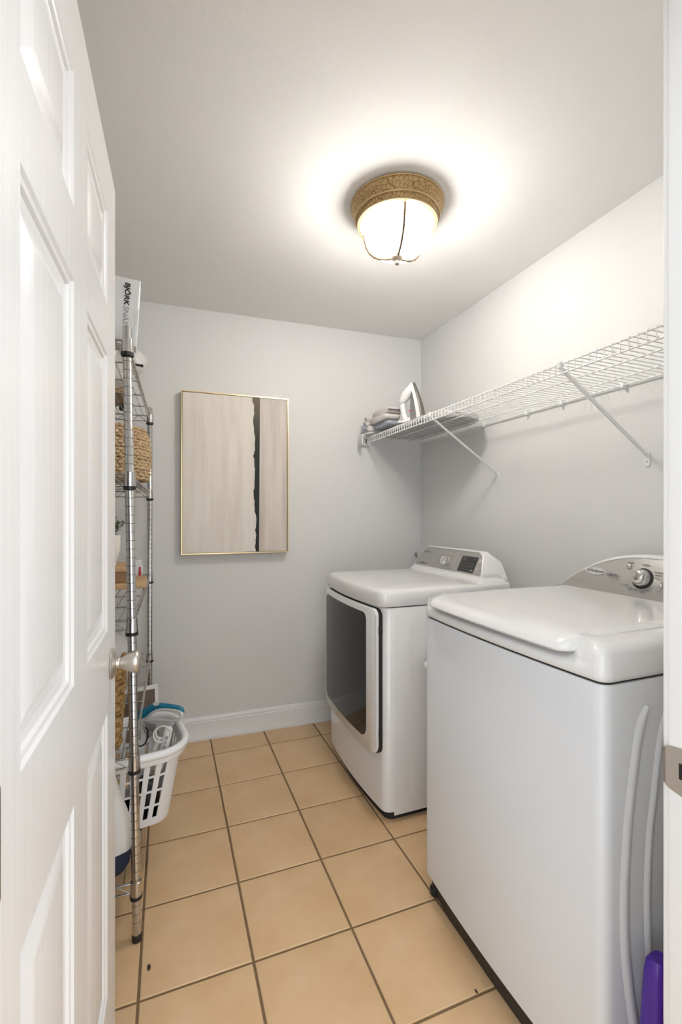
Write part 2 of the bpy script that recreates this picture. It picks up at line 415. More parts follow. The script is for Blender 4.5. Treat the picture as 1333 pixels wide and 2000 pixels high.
# knob
ky, kz = 1.128, 0.950
AX = Matrix.Rotation(PI/2, 3, 'Y')
kb = dp(ky, kz, 0)
bm = B(); lathe(bm, [(.033, 0), (.0335, .002), (.031, .005), (.025, .008), (.018, .011), (.0, .0115)], kb, 32, AX); rose = obj('rose', bm, 'nickel', door)
bm = B(); lathe(bm, [(.012, .009), (.0115, .014), (.0125, .0145), (.0125, .017), (.011, .018), (.012, .022), (.0155, .028), (.0200, .036), (.0235, .043), (.0248, .049), (.0240, .054), (.0205, .058), (.0145, .0605), (.007, .0615), (0, .062)], kb, 36, AX); obj('knob', bm, 'nickel', door, smooth=60)
AXm = Matrix.Rotation(-PI/2, 3, 'Y'); kb2 = dp(ky, kz, -DT)
bm = B(); lathe(bm, [(.033, 0), (.031, .005), (.018, .011), (.012, .016), (.0115, .024), (.0245, .05), (.0255, .056), (.017, .066), (0, .068)], kb2, 28, AXm); obj('knob', bm, 'nickel', door, smooth=60)
for z in (.22, 1.02, 1.82):
    bm = B(); tube(bm, [(dx(D0)+.004, D0-.004, z-.045), (dx(D0)+.004, D0-.004, z+.045)], .006, 10); obj('hinge', bm, 'nickel', door)

# ------------------------------------------------------------------ appliance helpers
def outline(x0, x1, y0, y1, bow, r, rb=.012, nf=16, nc=6):
    """plan outline of a machine whose bowed front faces -x; starts at back far corner"""
    P = []
    def fx(y): t = (y-(y0+y1)/2)/((y1-y0)/2); return x0 - bow*(1-t*t)
    P += [(x1, y1-rb), (x1-rb, y1)]
    for k in range(nc+1):
        a = math.radians(90+90*k/nc); P.append((x0+r+r*math.cos(a), y1-r+r*math.sin(a)))
    for k in range(1, nf):
        y = y1-r+(y0-y1+2*r)*k/nf; t = (k/nf-.5)*2; P.append((x0-bow*(1-t*t), y))
    for k in range(nc+1):
        a = math.radians(180+90*k/nc); P.append((x0+r+r*math.cos(a), y0+r+r*math.sin(a)))
    P += [(x1-rb, y0), (x1, y0+rb)]
    return P
def inset(P, d, keepback=True, xb=None):
    n = len(P); Q = []
    for i in range(n):
        a, b, c = Vector(P[i-1]), Vector(P[i]), Vector(P[(i+1) % n])
        t = ((b-a).normalized()+(c-b).normalized()).normalized(); nn = Vector((-t.y, t.x))
        q = b+nn*d
        if keepback and xb is not None and b.x > xb: q.x = b.x
        if abs(d) > .011:
            x0_, x1_ = min(p_[0] for p_ in P), max(p_[0] for p_ in P); y0_, y1_ = min(p_[1] for p_ in P), max(p_[1] for p_ in P)
            ym = (y0_+y1_)/2; hw_ = (y1_-y0_)/2
            q = Vector((x1_+(b.x-x1_)*(x1_-x0_-d)/(x1_-x0_), ym+(b.y-ym)*(hw_-d)/hw_))
        Q.append((q.x, q.y))
    return Q
def arc_pts(cx, cy, r, a0, a1, n): return [(cx+r*math.cos(a0+(a1-a0)*k/n), cy+r*math.sin(a0+(a1-a0)*k/n)) for k in range(n+1)]

# ------------------------------------------------------------------ top loading washer
WX0, WX1, WY0, WY1 = .815, 1.565, .667, 1.352
W = thing('washing_machine', 'white top loading washer with arched silver console and ribbed side', 'washing machine', (1.18, 1.01, 0))
P = outline(WX0, WX1, WY0, WY1, .012, .026)
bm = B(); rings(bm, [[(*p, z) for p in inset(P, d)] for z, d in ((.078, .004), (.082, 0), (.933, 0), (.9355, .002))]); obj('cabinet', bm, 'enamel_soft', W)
bm = B(); rings(bm, [[(*p, z) for p in inset(P, .008)] for z in (.925, .950)]); obj('seam', bm, 'dark_gap', W)
bm = B(); rings(bm, [[(*p, z) for p in inset(P, .026, True, 1.5)] for z in (.004, .10)]); obj('toe_kick', bm, 'toe_brown', W)
for x, y in ((.848, WY1-.02), (.848, WY0+.02), (1.53, WY1-.03), (1.53, WY0+.03)):
    bm = B(); lathe(bm, [(.016, 0), (.019, .003), (.019, .022), (.012, .028), (.012, .085)], (x, y, 0), 16); obj('foot', bm, 'black_plastic', W)
LY0, LY1 = .742, 1.322                                  # lid width
def ss(t): t = max(0, min(1, t)); return t*t*(3-2*t)
bm = B(); seq = []
def deckring(z, d, scoop):
    Q = []
    for (px, py), (qx, qy) in zip(P, inset(P, d, True, 1.5)):
        if px < .9:
            w = ss((py-(LY0-.028))/.05)*ss(((LY1+.012)-py)/.03)
            qx = qx + scoop*w
        Q.append((qx, qy, z))
    return Q
seq.append(deckring(.9405, .003, 0)); seq.append(deckring(.943, -.001, 0))
for z, d, s_ in ((.952, -.001, 0), (.960, -.001, .002), (.966, -.0005, .010), (.970, 0, .020), (.975, .001, .028), (.990, .003, .036), (.999, .008, .042), (1.006, .015, .046), (1.0105, .026, .050), (1.0125, .042, .054), (1.013, .07, .06)):
    seq.append(deckring(z, d, s_))
rings(bm, seq); obj('top_deck', bm, 'enamel', W, smooth=60)
# lid: profile (x,z) swept across y, its front lip curls over the scooped deck edge
bm = B(); seq = []
ny = 40
for k in range(ny+1):
    y = LY0 + (LY1-LY0)*k/ny
    e = min(y-LY0, LY1-y); er = .035
    t = 1-min(1, e/er); rt = .050*(1-math.sqrt(max(0, 1-t*t))); dz = -.005*t*t
    yc = (y-1.0095)/.3425; xf = .8035 - .013*(1-yc*yc) + rt
    z0 = .9785 + .006*t
    top = [(xf+.010, z0), (xf+.003, z0+.002), (xf, z0+.007), (xf+.003, z0+.014), (xf+.012, z0+.022), (xf+.028, z0+.031), (xf+.055, 1.0155+dz), (xf+.10, 1.0185+dz), (xf+.25, 1.0195+dz), (1.385, 1.0185+dz)]
    bot = [(1.385, 1.008), (xf+.10, 1.008), (xf+.045, .998), (xf+.02, .989)]
    seq.append([(px, y, pz) for px, pz in top+bot])
rings(bm, seq); obj('lid', bm, 'enamel', W, smooth=50)
# console
def arch(ins, n=40):
    """(y,z) outline of the arched console"""
    y0, y1, zb, zt = WY0+.004+ins, WY1-.004-ins, 1.008+ins*.35, 1.150-ins
    Q = []
    for k in range(n+1):
        a = -1+2*k/n; Q.append(((y0+y1)/2-a*(y1-y0)/2, zb+(zt-zb)*(1-abs(a)**2.5)))
    return Q
CS = .36
def cx(z): return 1.408+(z-1.008)*CS
bm = B()
def cring(ins, off, back=None):
    return [((cx(z)+off) if back is None else back, y, z) for y, z in arch(ins)]
rings(bm, [cring(.002, .004), cring(0, .010), cring(0, 0, 1.55), cring(.006, 0, 1.560)]); 
con = obj('console', bm, 'enamel', W, smooth=35)
bm = B(); rings(bm, [cring(.001, .0055), cring(.002, .0), cring(.007, -.004), cring(.0115, -.003), cring(.0125, .004)], cap0=False, cap1=False); obj('console_rim', bm, 'enamel', W, smooth=50)
bm = B(); rings(bm, [cring(.012, .003), cring(.012, -.001), cring(.0135, -.0018)]); face = obj('control_panel', bm, 'silver_panel', W, smooth=30)
bm = B(); box(bm, (1.392, WY0+.02, 1.0085), (1.4125, WY1-.01, 1.0115)); obj('console_gap', bm, 'dark_gap', W)
FN = Vector((-1, 0, CS)).normalized(); FU = Vector((CS, 0, 1)).normalized(); FR = Vector((0, -1, 0))
FW = Matrix((FR, FU, FN)).transposed()
def wp(y, z, off=.003): return Vector((cx(z), y, z)) + FN*off
bm = B(); lathe(bm, [(.0345, -.002), (.0345, .0005), (.033, .001), (0, .001)], wp(1.0315, 1.074), 32, FW); kr = obj('knob_ring', bm, 'black_plastic', W)
bm = B(); lathe(bm, [(.029, .0), (.028, .006), (.0265, .016), (.0245, .019), (.0215, .0195)], wp(1.0315, 1.074), 36, FW); kn = obj('knob', bm, 'knob_chrome', W, smooth=35)
bm = B(); lathe(bm, [(.0215, .019), (.0205, .027), (.018, .030), (.012, .0315), (0, .032)], wp(1.0315, 1.074), 36, FW); obj('knob_cap', bm, 'knob_chrome', kn, smooth=60)
for y, z, r in ((1.085, 1.107, .0085), (.9685, 1.058, .007), (.930, 1.056, .0085), (.89, 1.056, .0085), (.85, 1.058, .0085), (.81, 1.07, .0085)):
    bm = B(); lathe(bm, [(r, -.001), (r, .002), (r*.7, .004), (0, .0045)], wp(y, z), 18, FW); obj('button', bm, 'silver_panel', W, smooth=60)
bm = B(); Q = rrect(-.055, .055, -.014, .014, .012); rings(bm, [[wp(.885, 1.108, o_)+FW @ Vector((a, b, 0)) for a, b in Q] for o_ in (.0, .0045)]); obj('display', bm, 'display', W)
# badge and lettering
bm = B(); rings(bm, [[wp(1.205, 1.0785, o_)+FW @ Vector((math.cos(k*PI/16)*.040*s_, math.sin(k*PI/16)*.0135*s_, 0)) for k in range(32)] for o_, s_ in ((.002, 1), (.0045, 1), (.0055, .94), (.0042, .90))]); bd = obj('badge', bm, 'badge_silver', W)
text('lettering', 'Whirlpool', .0165, wp(1.205, 1.0785, .0050), FW, 'print_soft', bd, bold=.0002, shear=.2)
text('lettering', 'cabrio', .0165, wp(1.137, 1.0735, .0050), FW, 'print_soft', W, bold=.0003)
text('lettering', 'PLATINUM', .0065, wp(1.127, 1.062, .0050), FW, 'print_grey', W)
def dashes(parent, pts, L, hgt, F, fpos, m):
    bm = B()
    for (y, z, l) in pts:
        Q = [(-l/2, -hgt/2), (l/2, -hgt/2), (l/2, hgt/2), (-l/2, hgt/2)]
        rings(bm, [[fpos(y, z, o_)+F @ Vector((a, b, 0)) for a, b in Q] for o_ in L])
    return obj('printed_marks', bm, m, parent, smooth=0, kind='stuff')
mk = [(1.277, 1.041, .030), (1.246, 1.0395, .014), (1.083, 1.120, .022), (1.03, 1.117, .024), (.985, 1.098, .028), (.986, 1.090, .022), (.987, 1.081, .016), (1.088, 1.048, .026),
      (1.067, 1.042, .018), (1.066, 1.038, .016), (1.047, 1.039, .016), (1.046, 1.035, .018), (1.026, 1.037, .018), (1.026, 1.033, .014), (1.012, 1.041, .016), (.955, 1.078, .014), (.963, 1.068, .016), (.972, 1.044, .012), (.94, 1.042, .014)]
dashes(W, mk, (.004, .0050), .0022, FW, wp, 'print_grey')
# embossed curved ribs on the near side
for pts, wd in (([(1264, 1378), (1248, 1440), (1233, 1560), (1226, 1640), (1221, 1752), (1224, 1870), (1240, 2000), (1262, 2100)], .0165),
                ([(1309, 1368), (1291, 1440), (1277, 1560), (1269, 1640), (1265, 1752), (1269, 1870), (1281, 1960), (1306, 2100)], .0125)):
    pp = [at(u, v, Y=WY0) for u, v in pts]
    # smooth the path
    sm = []
    for i in range(len(pp)-1):
        p0, p1, p2, p3 = pp[max(0, i-1)], pp[i], pp[i+1], pp[min(len(pp)-1, i+2)]
        for k in range(6):
            t = k/6; sm.append(.5*((2*p1)+(-p0+p2)*t+(2*p0-5*p1+4*p2-p3)*t*t+(-p0+3*p1-3*p2+p3)*t**3))
    sm.append(pp[-1])
    bm = B(); rr = [wd*min(1, .35+i/5, .35+(len(sm)-1-i)/5) for i in range(len(sm))]
    seq = []
    for i, p in enumerate(sm):
        t = (sm[min(i+1, len(sm)-1)]-sm[max(i-1, 0)]).normalized(); sd = t.cross(Vector((0, 1, 0))).normalized(); w = rr[i]
        seq.append([Vector((p.x, WY0+.001, p.z))+sd*a*w+Vector((0, -b, 0)) for a, b in ((-1, 0), (-.8, .0014), (-.5, .0056), (-.15, .0070), (.2, .0066), (.6, .0040), (.85, .0012), (1, 0))])
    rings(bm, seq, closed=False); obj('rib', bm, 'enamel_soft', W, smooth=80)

# ------------------------------------------------------------------ dryer
RX0, RX1, RY0, RY1 = .838, 1.495, 1.700, 2.386
D = thing('dryer', 'white front loading dryer with dark glass door and slanted control panel', 'dryer', (1.15, 2.04, 0))
P = outline(RX0, RX1, RY0, RY1, .018, .038)
bm = B(); rings(bm, [[(*p, z) for p in inset(P, d)] for z, d in ((.042, .004), (.046, 0), (.889, 0), (.8915, .002))]); obj('cabinet', bm, 'enamel', D)
bm = B(); box(bm, (.884, RY0-.0012, .030), (RX1-.002, RY0+.004, .889), .0006); obj('side_panel', bm, 'enamel', D)
bm = B(); Q = rrect(.955, 1.44, .075, .845, .05, 8)
rings(bm, [[(a, RY0-.0012-o_, b) for a, b in rq] for rq, o_ in ((Q, 0), (rrect(.962, 1.433, .082, .838, .045, 8), .0016))], cap0=False); obj('side_emboss', bm, 'enamel', D, smooth=60)
bm = B(); rings(bm, [[(*p, z) for p in inset(P, .008)] for z in (.88, .905)]); obj('seam', bm, 'dark_gap', D)
bm = B(); rings(bm, [[(*p, z) for p in inset(P, .022, True, 1.45)] for z in (.0, .06)]); obj('toe_kick', bm, 'dark_gap', D)
bm = B(); seq = []
PT = outline(.818, RX1, RY0, RY1, .024, .045)
for z, d in ((.8955, .003), (.898, -.001), (.930, -.001), (.942, .0005), (.951, .003), (.958, .007), (.963, .012), (.9665, .020), (.969, .034), (.972, .07), (.974, .12)):
    seq.append([(*p, z) for p in inset(PT, d, True, 1.4)])
rings(bm, seq); obj('top', bm, 'enamel', D, smooth=60)
# door
DY0, DY1, DZ0, DZ1 = 1.722, 2.368, .272, .886
def dfx(y): t = (y-(DY0+DY1)/2)/((DY1-DY0)/2); return .809-.020*(1-t*t)
def bent(bm, Q, o0, o1, edge=0.0, nsub=1):
    """outline (y,z) following the bowed front between offsets o0 (back) and o1 (front); filled by strips so that it bends"""
    ymin = min(q[0] for q in Q); ymax = max(q[0] for q in Q)
    N_ = 20
    def span(y):
        zs_ = []
        n = len(Q)
        for i in range(n):
            (a, za), (b, zb) = Q[i], Q[(i+1) % n]
            if (a-y)*(b-y) <= 0 and abs(a-b) > 1e-9: zs_.append(za+(zb-za)*(y-a)/(b-a))
        return min(zs_), max(zs_)
    rs = []
    yl = sorted({round(ymin+1e-5, 6), round(ymax-1e-5, 6)} | {round(ymin+(ymax-ymin)*k/N_, 6) for k in range(1, N_)} | {round(q[0], 6) for q in Q if ymin+1e-4 < q[0] < ymax-1e-4})
    for y in yl:
        a, b = span(y); m_ = dfx(y); e = edge
        rs.append([(m_+o0, y, a), (m_+o1+e, y, a), (m_+o1, y, a+e), (m_+o1, y, b-e), (m_+o1+e, y, b), (m_+o0, y, b)] if b-a > 2.2*e else [(m_+o0, y, a), (m_+o1+e*.6, y, a), (m_+o1+e*.6, y, (a+b)/2), (m_+o1+e*.6, y, (a+b)/2), (m_+o1+e*.6, y, b), (m_+o0, y, b)])
    rings(bm, rs)
bm = B(); bent(bm, rrect(DY0, DY1, DZ0, DZ1, (.03, .03, .05, .05), 8), .013, 0, .006); dd = obj('door', bm, 'enamel', D, smooth=50)
bm = B(); bent(bm, rrect(DY0+.002, DY1-.004, DZ0+.006, DZ1-.001, .03, 6), .036, .012); obj('door_gap', bm, 'dark_gap', D)
bm = B(); bent(bm, rrect(1.802, 2.335, .318, .858, (.03, .03, .05, .045), 8), .004, -.0018, .0015); obj('glass', bm, 'dryer_glass', dd, smooth=40)
for z in (.80, .37):
    bm = B(); box(bm, (dfx(DY0)+.012, DY0-.003, z-.018), (dfx(DY0)+.030, DY0+.004, z+.018), .002); obj('hinge', bm, 'dark_gap', dd)
# console
CD = .50
def rx(z): return 1.352+(z-.985)*CD
def trap(i):
    y0, y1, z0, z1 = 1.738+i, 2.372-i, .984+i*.4, 1.1035-i
    lean = .055
    base = rrect(y0, y1, z0, z1, (.030, .030, .022, .022), 7)
    return [(y + (lean if y < 2.05 else -lean)*((z-z0)/(z1-z0))*(1 if abs(y-2.055) > .05 else 0), z) for y, z in base]
bm = B()
back = [(1.492, (y-2.055)*1.06+2.055, .962+(z-.984)*.88) for y, z in trap(0)]
midr = [(1.44, y+(y-2.055)*.012, z+.001) for y, z in trap(0)]
rings(bm, [[(rx(z)+.003, y, z) for y, z in trap(.003)], [(rx(z)+.008, y, z) for y, z in trap(0)], [(rx(z)+.03, y, z) for y, z in trap(0)], midr, back]); obj('console', bm, 'enamel', D, smooth=40)
bm = B(); rings(bm, [[(rx(z)+.004, y, z) for y, z in trap(.001)], [(rx(z)-.001, y, z) for y, z in trap(.0025)], [(rx(z)-.002, y, z) for y, z in trap(.006)], [(rx(z)+.004, y, z) for y, z in trap(.0075)]], cap0=False, cap1=False); obj('console_rim', bm, 'enamel', D, smooth=50)
bm = B(); rings(bm, [[(rx(z)+.004, y, z) for y, z in trap(.0075)], [(rx(z)+.0005, y, z) for y, z in trap(.0075)]]); obj('control_panel', bm, 'silver_panel_dark', D, smooth=30)
bm = B(); seq = [[(x_, y_, z_) for x_, y_ in rrect(1.352-e_, 1.488, 1.740-e_, 2.370+e_*.5, .02, 5)] for z_, e_ in ((.960, .024), (.972, .018), (.980, .008), (.9865, .001), (.994, 0))]
rings(bm, seq); obj('console_foot', bm, 'enamel', D)
GN = Vector((-1, 0, CD)).normalized(); GU = Vector((CD, 0, 1)).normalized(); FD = Matrix((Vector((0, -1, 0)), GU, GN)).transposed()
def dq(y, z, off=.0): return Vector((rx(z), y, z)) + GN*off
def dpt(u, v):
    c_, s_ = math.cos(YAW), math.sin(YAW); r_ = Vector((c_*(u-666.5)/FPX+s_, -s_*(u-666.5)/FPX+c_, (HORIZ-v)/FPX))
    n_ = GN; p0 = Vector((rx(1.04), 0, 1.04)); t_ = ((p0-Vector((0, 0, CAMH))).dot(n_))/r_.dot(n_); return Vector((0, 0, CAMH))+r_*t_
k0 = dpt(871, 1096)
bm = B(); lathe(bm, [(.030, 0), (.030, .002), (.028, .0025), (0, .0025)], k0, 32, FD); obj('knob_ring', bm, 'silver_panel', D)
bm = B(); lathe(bm, [(.0235, .001), (.0235, .018), (.0215, .021), (.016, .0205), (0, .0195)], k0, 36, FD); kd = obj('knob', bm, 'knob_chrome', D, smooth=40)
bm = B(); box(bm, (-.004, -.019, .0195), (.004, .019, .0235), .0015)
bmesh.ops.rotate(bm, cent=(0, 0, 0), matrix=FD @ Matrix.Rotation(-.6, 3, 'Z'), verts=bm.verts); bmesh.ops.translate(bm, vec=k0, verts=bm.verts); obj('knob_grip', bm, 'knob_chrome', kd)
e0 = dpt(914, 1102)
bm = B(); rings(bm, [[e0+FD @ Vector((a, b, o_)) for a, b in rrect(-.062, .062, -.041, .041, .002, 3)] for o_ in (0, .0014)]); ds = obj('display', bm, 'display', D)
def eprint(parent, marks, m, o, zz):
    bm = B()
    for a, b, l, h_ in marks: rings(bm, [[o+FD @ Vector((a+p_*l/2, b+q_*h_/2, k_)) for p_, q_ in ((-1, -1), (1, -1), (1, 1), (-1, 1))] for k_ in (zz, zz+.0006)])
    return obj('printed_marks', bm, m, parent, smooth=0, kind='stuff')
eprint(ds, [(-.040, .030, .022, .004), (.044, .030, .018, .003), (-.035, .020, .016, .002)] + [(-.045+.03*i, .002-.014*j, .014, .002) for i in range(4) for j in range(3)] + [(.046, -.03, .02, .006)], 'print_soft', e0, .0012)
eprint(D, [(.082, .030, .018, .006), (.084, .020, .012, .014), (.083, -.003, .016, .002), (.083, -.012, .014, .005), (.083, -.022, .014, .005), (.082, -.034, .016, .002)], 'print_light', e0, .0006)
eprint(D, [(-.050, .034, .020, .003), (.0, .036, .02, .003), (-.056, .016, .020, .003), (-.060, -.002, .02, .003), (-.062, -.018, .02, .003), (.042, .030, .026, .003), (.046, .012, .022, .003), (.046, -.004, .018, .003), (.044, -.020, .018, .003), (.05, -.036, .03, .002)], 'print_soft', k0, .0006)
text('lettering', 'SAMSUNG', .016, dpt(836, 1077)+GN*.0008, FD, 'print_grey', D, bold=.0003)
text('lettering', 'moisture sensor', .0085, dpt(826, 1098.5)+GN*.0008, FD, 'print_black', D, bold=.0002)
bm = B(); lathe(bm, [(.0035, 0), (.0035, .0008), (0, .0008)], dpt(834.5, 1100), 12, FD); obj('sensor_mark', bm, 'print_black', D)

# tap-like hose end behind the dryer
hz = thing('hose_connector', 'small dark hose end on the wall behind the dryer', 'hose', (1.50, 2.55, 1.05))
hp = at(814, 1084, Y=2.585)
bm = B(); tube(bm, [hp+Vector((.05, .095, .005)), hp+Vector((.03, .05, .004)), hp, hp+Vector((.01, -.01, -.03)), hp+Vector((.012, -.012, -.10))], .006, 10); obj('hose', bm, 'iron_grey', hz)
bm = B(); lathe(bm, [(.009, 0), (.010, .004), (.010, .012), (.006, .014)], hp+Vector((.0, .0, .0)), 14, Matrix.Rotation(-PI/2, 3, 'X')); obj('collar', bm, 'iron_grey', hz)
hz.location = hz.location

# ------------------------------------------------------------------ plastic hamper between the machines
hm = thing('plastic_hamper', 'white plastic hamper wedged between the washer and the dryer', 'hamper', (1.10, 1.525, 0))
bm = B()
def hr(x0, x1, y0, y1, z, r=.03): return [(a, b, z) for a, b in rrect(x0, x1, y0, y1, r, 5)]
rings(bm, [hr(1.045, 1.29, 1.44, 1.61, .0), hr(1.010, 1.33, 1.415, 1.635, .655), hr(1.015, 1.325, 1.42, 1.63, .655), hr(1.05, 1.285, 1.445, 1.605, .006)]); obj('body', bm, 'white_plastic', hm)
bm = B(); rings(bm, [hr(.992, 1.35, 1.40, 1.65, .650), hr(.985, 1.355, 1.393, 1.657, .655), hr(.985, 1.355, 1.393, 1.657, .668), hr(.991, 1.35, 1.40, 1.65, .675), hr(1.015, 1.32, 1.425, 1.625, .675)], cap0=False, cap1=False); obj('rim', bm, 'white_plastic', hm)
bm = B(); rings(bm, [hr(.996, 1.345, 1.40, 1.65, .676), hr(.996, 1.345, 1.40, 1.65, .690), hr(1.005, 1.335, 1.41, 1.64, .697)]); obj('lid', bm, 'white_plastic', hm)

# ------------------------------------------------------------------ ceiling light
LC = Vector((.812, 1.54, H))
lt = thing('ceiling_light', 'lit glass dome ceiling light with crackled bronze ring and finial', 'ceiling light', LC)
def down(pr): return [(r, -h) for r, h in pr]
bm = B(); lathe(bm, down([(.150, 0), (.168, .002), (.172, .010), (.172, .020), (.166, .028), (.158, .036), (.153, .046), (.155, .050), (.155, .054), (.148, .058), (.146, .068), (.148, .072), (.146, .078), (.139, .080), (.134, .074), (.13, .05), (.12, .006)]), LC, 64, cap0=False, cap1=False); obj('ring', bm, 'ring_bronze', lt, smooth=50)
dome = [(r_*.95, .070+(h_-.070)*.92) for r_, h_ in [(.137, .070), (.136, .085), (.132, .110), (.124, .137), (.111, .162), (.092, .182), (.068, .196), (.040, .204), (.014, .207), (0, .2075)]]
for rr_, hh_2, tt_ in ((.1575, .052, .0032), (.1485, .0745, .0030), (.1725, .008, .0028)):
    bm = B(); tube(bm, [LC+Vector((math.cos(2*PI*k/48)*rr_, math.sin(2*PI*k/48)*rr_, -hh_2)) for k in range(48)], tt_, 8, closed=True); obj('highlight_bead', bm, 'bead_highlight', lt, smooth=80)  # highlight lines of the bronze ring, put in as lighter gold rounds
bm = B(); lathe(bm, down(dome), LC, 56, cap0=False); obj('glass_dome', bm, 'lamp_glass', lt, smooth=80)
for sg in (-1, 1):
    bm = B(); lathe(bm, [(.010, .062), (.012, .040), (.020, .026), (.0265, .010), (.028, 0), (.0265, -.010), (.020, -.020), (.010, -.0265), (0, -.028)], LC+Vector((.052*sg*.94, -.052*sg*.34, -.115)), 18); obj('bulb', bm, 'bulb', lt, smooth=80)
for a in (math.radians(-106), math.radians(14), math.radians(134)):
    bm = B(); pts = [LC+Vector(((r+.004)*math.cos(a), (r+.004)*math.sin(a), -h-.001)) for r, h in dome[:-1]]
    tube(bm, pts, .0048, 8); obj('strap', bm, 'strap', lt)
bm = B(); lathe(bm, down([(.022, .190), (.0245, .195), (.021, .202), (.012, .207), (.007, .210), (.0095, .214), (.0100, .219), (.007, .224), (0, .226)]), LC, 24); obj('finial', bm, 'finial', lt, smooth=60)

# ------------------------------------------------------------------ wall art
def wb(x, off): return Vector((x, yb(x), 0)) + nb*off
pc = thing('framed_painting', 'abstract beige painting with ragged black stripe in thin gold frame', 'painting', wb(.375, .02)+Vector((0, 0, 1.06)))
ex = Vector((math.cos(DB), math.sin(DB), 0))
O = wb(.0745, 0); PW, PH, PZ = .602, .909, 1.0585
def pp_(a, o_, z): return O + ex*a + nb*o_ + Vector((0, 0, PZ+z))
def pbox(bm, a0, a1, o0, o1, z0, z1): rings(bm, [[pp_(a, o_, z) for a, o_ in ((a0, o0), (a1, o0), (a1, o1), (a0, o1))] for z in (z0, z1)])
t_ = .0058
for q in ((0, PW, PH-t_, PH), (0, PW, 0, t_), (0, t_, t_, PH-t_), (PW-t_, PW, t_, PH-t_)):
    bm = B(); pbox(bm, q[0], q[1], .008, .052, q[2], q[3]); obj('frame_rail', bm, 'gold', pc, smooth=0)
bm = B(); pbox(bm, t_+.002, PW-t_-.002, .012, .047, t_+.002, PH-t_-.002); obj('canvas', bm, 'canvas_paint', pc, smooth=0)
bm = B(); pbox(bm, .03, PW-.03, .001, .014, .03, PH-.03); obj('backing', bm, 'cloth_grey', pc, smooth=0)
bm = B(); q0, q1 = at(386, 1093, Y=2.7), at(520, 1090, Y=2.7)
a0 = (q0-O).dot(ex); a1 = (q1-O).dot(ex)
pbox(bm, a0, a1, -.002, .0035, -.026, .02)
ap = tag(obj('wall_panel', bm, 'wall_paint', base=wb(.36, 0)+Vector((0, 0, 1.03)), smooth=0), 'flat wall-coloured access panel peeking out below the framed painting', 'access panel')

# ------------------------------------------------------------------ wire shelf on the right wall
WS = thing('wire_shelf', 'long white wire shelf with two diagonal braces along the side wall', 'shelf', (XR, 1.6, 1.765))
SX, SZ, SLIP = 1.187, 1.765, .031
SY0, SY1 = .50, 2.672
def rod(x, z, r, nm='rod'):
    bm = B(); tube(bm, [(x, SY0, z), (x, SY1, z)], r, 8); return obj(nm, bm, 'wire_white', WS)
rod(SX, SZ, .0032); rod(SX, SZ-SLIP, .0032); rod(1.345, SZ-.005, .003); rod(1.49, SZ-.005, .003); rod(1.583, SZ-.005, .0036)
wsrc = None; n = int((SY1-SY0)/.0254)
for k in range(n):
    y = SY0+.012+k*.0254
    if wsrc is None:
        bm = B(); y0_ = y
        tube(bm, [(SX-.003, y, SZ-SLIP-.004), (SX-.0042, y, SZ-.004), (SX-.003, y, SZ+.002), (SX+.003, y, SZ+.0045), (1.585, y, SZ-.001)], .0016, 6); wsrc = obj('wire', bm, 'wire_white', WS)
    else:
        o = bpy.data.objects.new('wire', wsrc.data); C.objects.link(o); o.parent = WS; o.location = (0, y-y0_, 0)
for y in (1.13, 1.913):
    top = Vector((SX-.004, y, SZ-.008)); bot = Vector((1.586, y, 1.492))
    bm = B(); tube(bm, [top+Vector((-.002, 0, .012)), top, bot, bot+Vector((.002, 0, -.008))], .0075, 10, flat=(1, .6)); br = obj('brace', bm, 'wire_white', WS)
    bm = B(); rings(bm, [[(x, y+a, 1.478+b) for a, b in rrect(-.010, .010, -.026, .022, (.002, .002, .008, .008), 4)] for x in (1.5885, XR)]); obj('foot_plate', bm, 'wire_white', br)
    bm = B(); lathe(bm, [(.003, 0), (.003, .001), (0, .0012)], (1.5885, y, 1.468), 10, AXm); obj('screw', bm, 'print_grey', br)
    bm = B(); box(bm, (SX-.009, y-.007, SZ-.014), (SX+.006, y+.007, SZ+.008), .002); obj('hook', bm, 'wire_white', br)
for y in (.66, .98, 1.215, 1.50, 1.70, 2.02, 2.36):
    bm = B(); box(bm, (1.574, y-.007, SZ-.016), (XR, y+.007, SZ+.006), .003); cl = obj('wall_clip', bm, 'white_plastic', WS)
    bm = B(); lathe(bm, [(.006, 0), (.006, .004), (0, .005)], (1.576, y, SZ-.012), 10, AXm); obj('clip_peg', bm, 'white_plastic', cl)
bm = B(); box(bm, (SX-.016, SY1-.004, SZ-.045), (SX+.03, yb(SX), SZ+.006), .003); obj('end_bracket', bm, 'white_plastic', WS)
bm = B(); box(bm, (SX-.006, SY1-.012, SZ-.038), (SX+.004, SY1-.003, SZ-.004), .001); obj('bracket_slot', bm, 'iron_grey', WS)

# ironing board lying flat on the shelf
ib = thing('ironing_board', 'grey tabletop ironing board lying flat on the wire shelf under the iron', 'ironing board', (1.37, 2.3, SZ+.006))
def ibo(i):
    Q = []
    for k in range(25):
        t = -PI/2+PI*k/24
        Q.append((1.395+(.165-i)*math.sin(t), 2.13-(.215-i)*abs(math.cos(t))**.75))
    Q += [(1.56-i, 2.64-i), (1.23+i, 2.64-i)]
    return Q
bm = B(); rings(bm, [[(*p, z) for p in ibo(i)] for z, i in ((SZ+.006, .004), (SZ+.010, 0), (SZ+.018, 0), (SZ+.022, .004))]); obj('deck', bm, 'board_cover', ib)
bm = B(); rings(bm, [[(*p, z) for p in ibo(i)] for z, i in ((SZ+.0215, .008), (SZ+.027, .002), (SZ+.031, .010))]); obj('cover', bm, 'cloth_greige', ib)

# ------------------------------------------------------------------ steam iron standing on its heel
IZ = SZ+.031
ir = thing('steam_iron', 'white and grey steam iron standing on its heel on the shelf', 'iron', (1.30, 2.30, IZ))
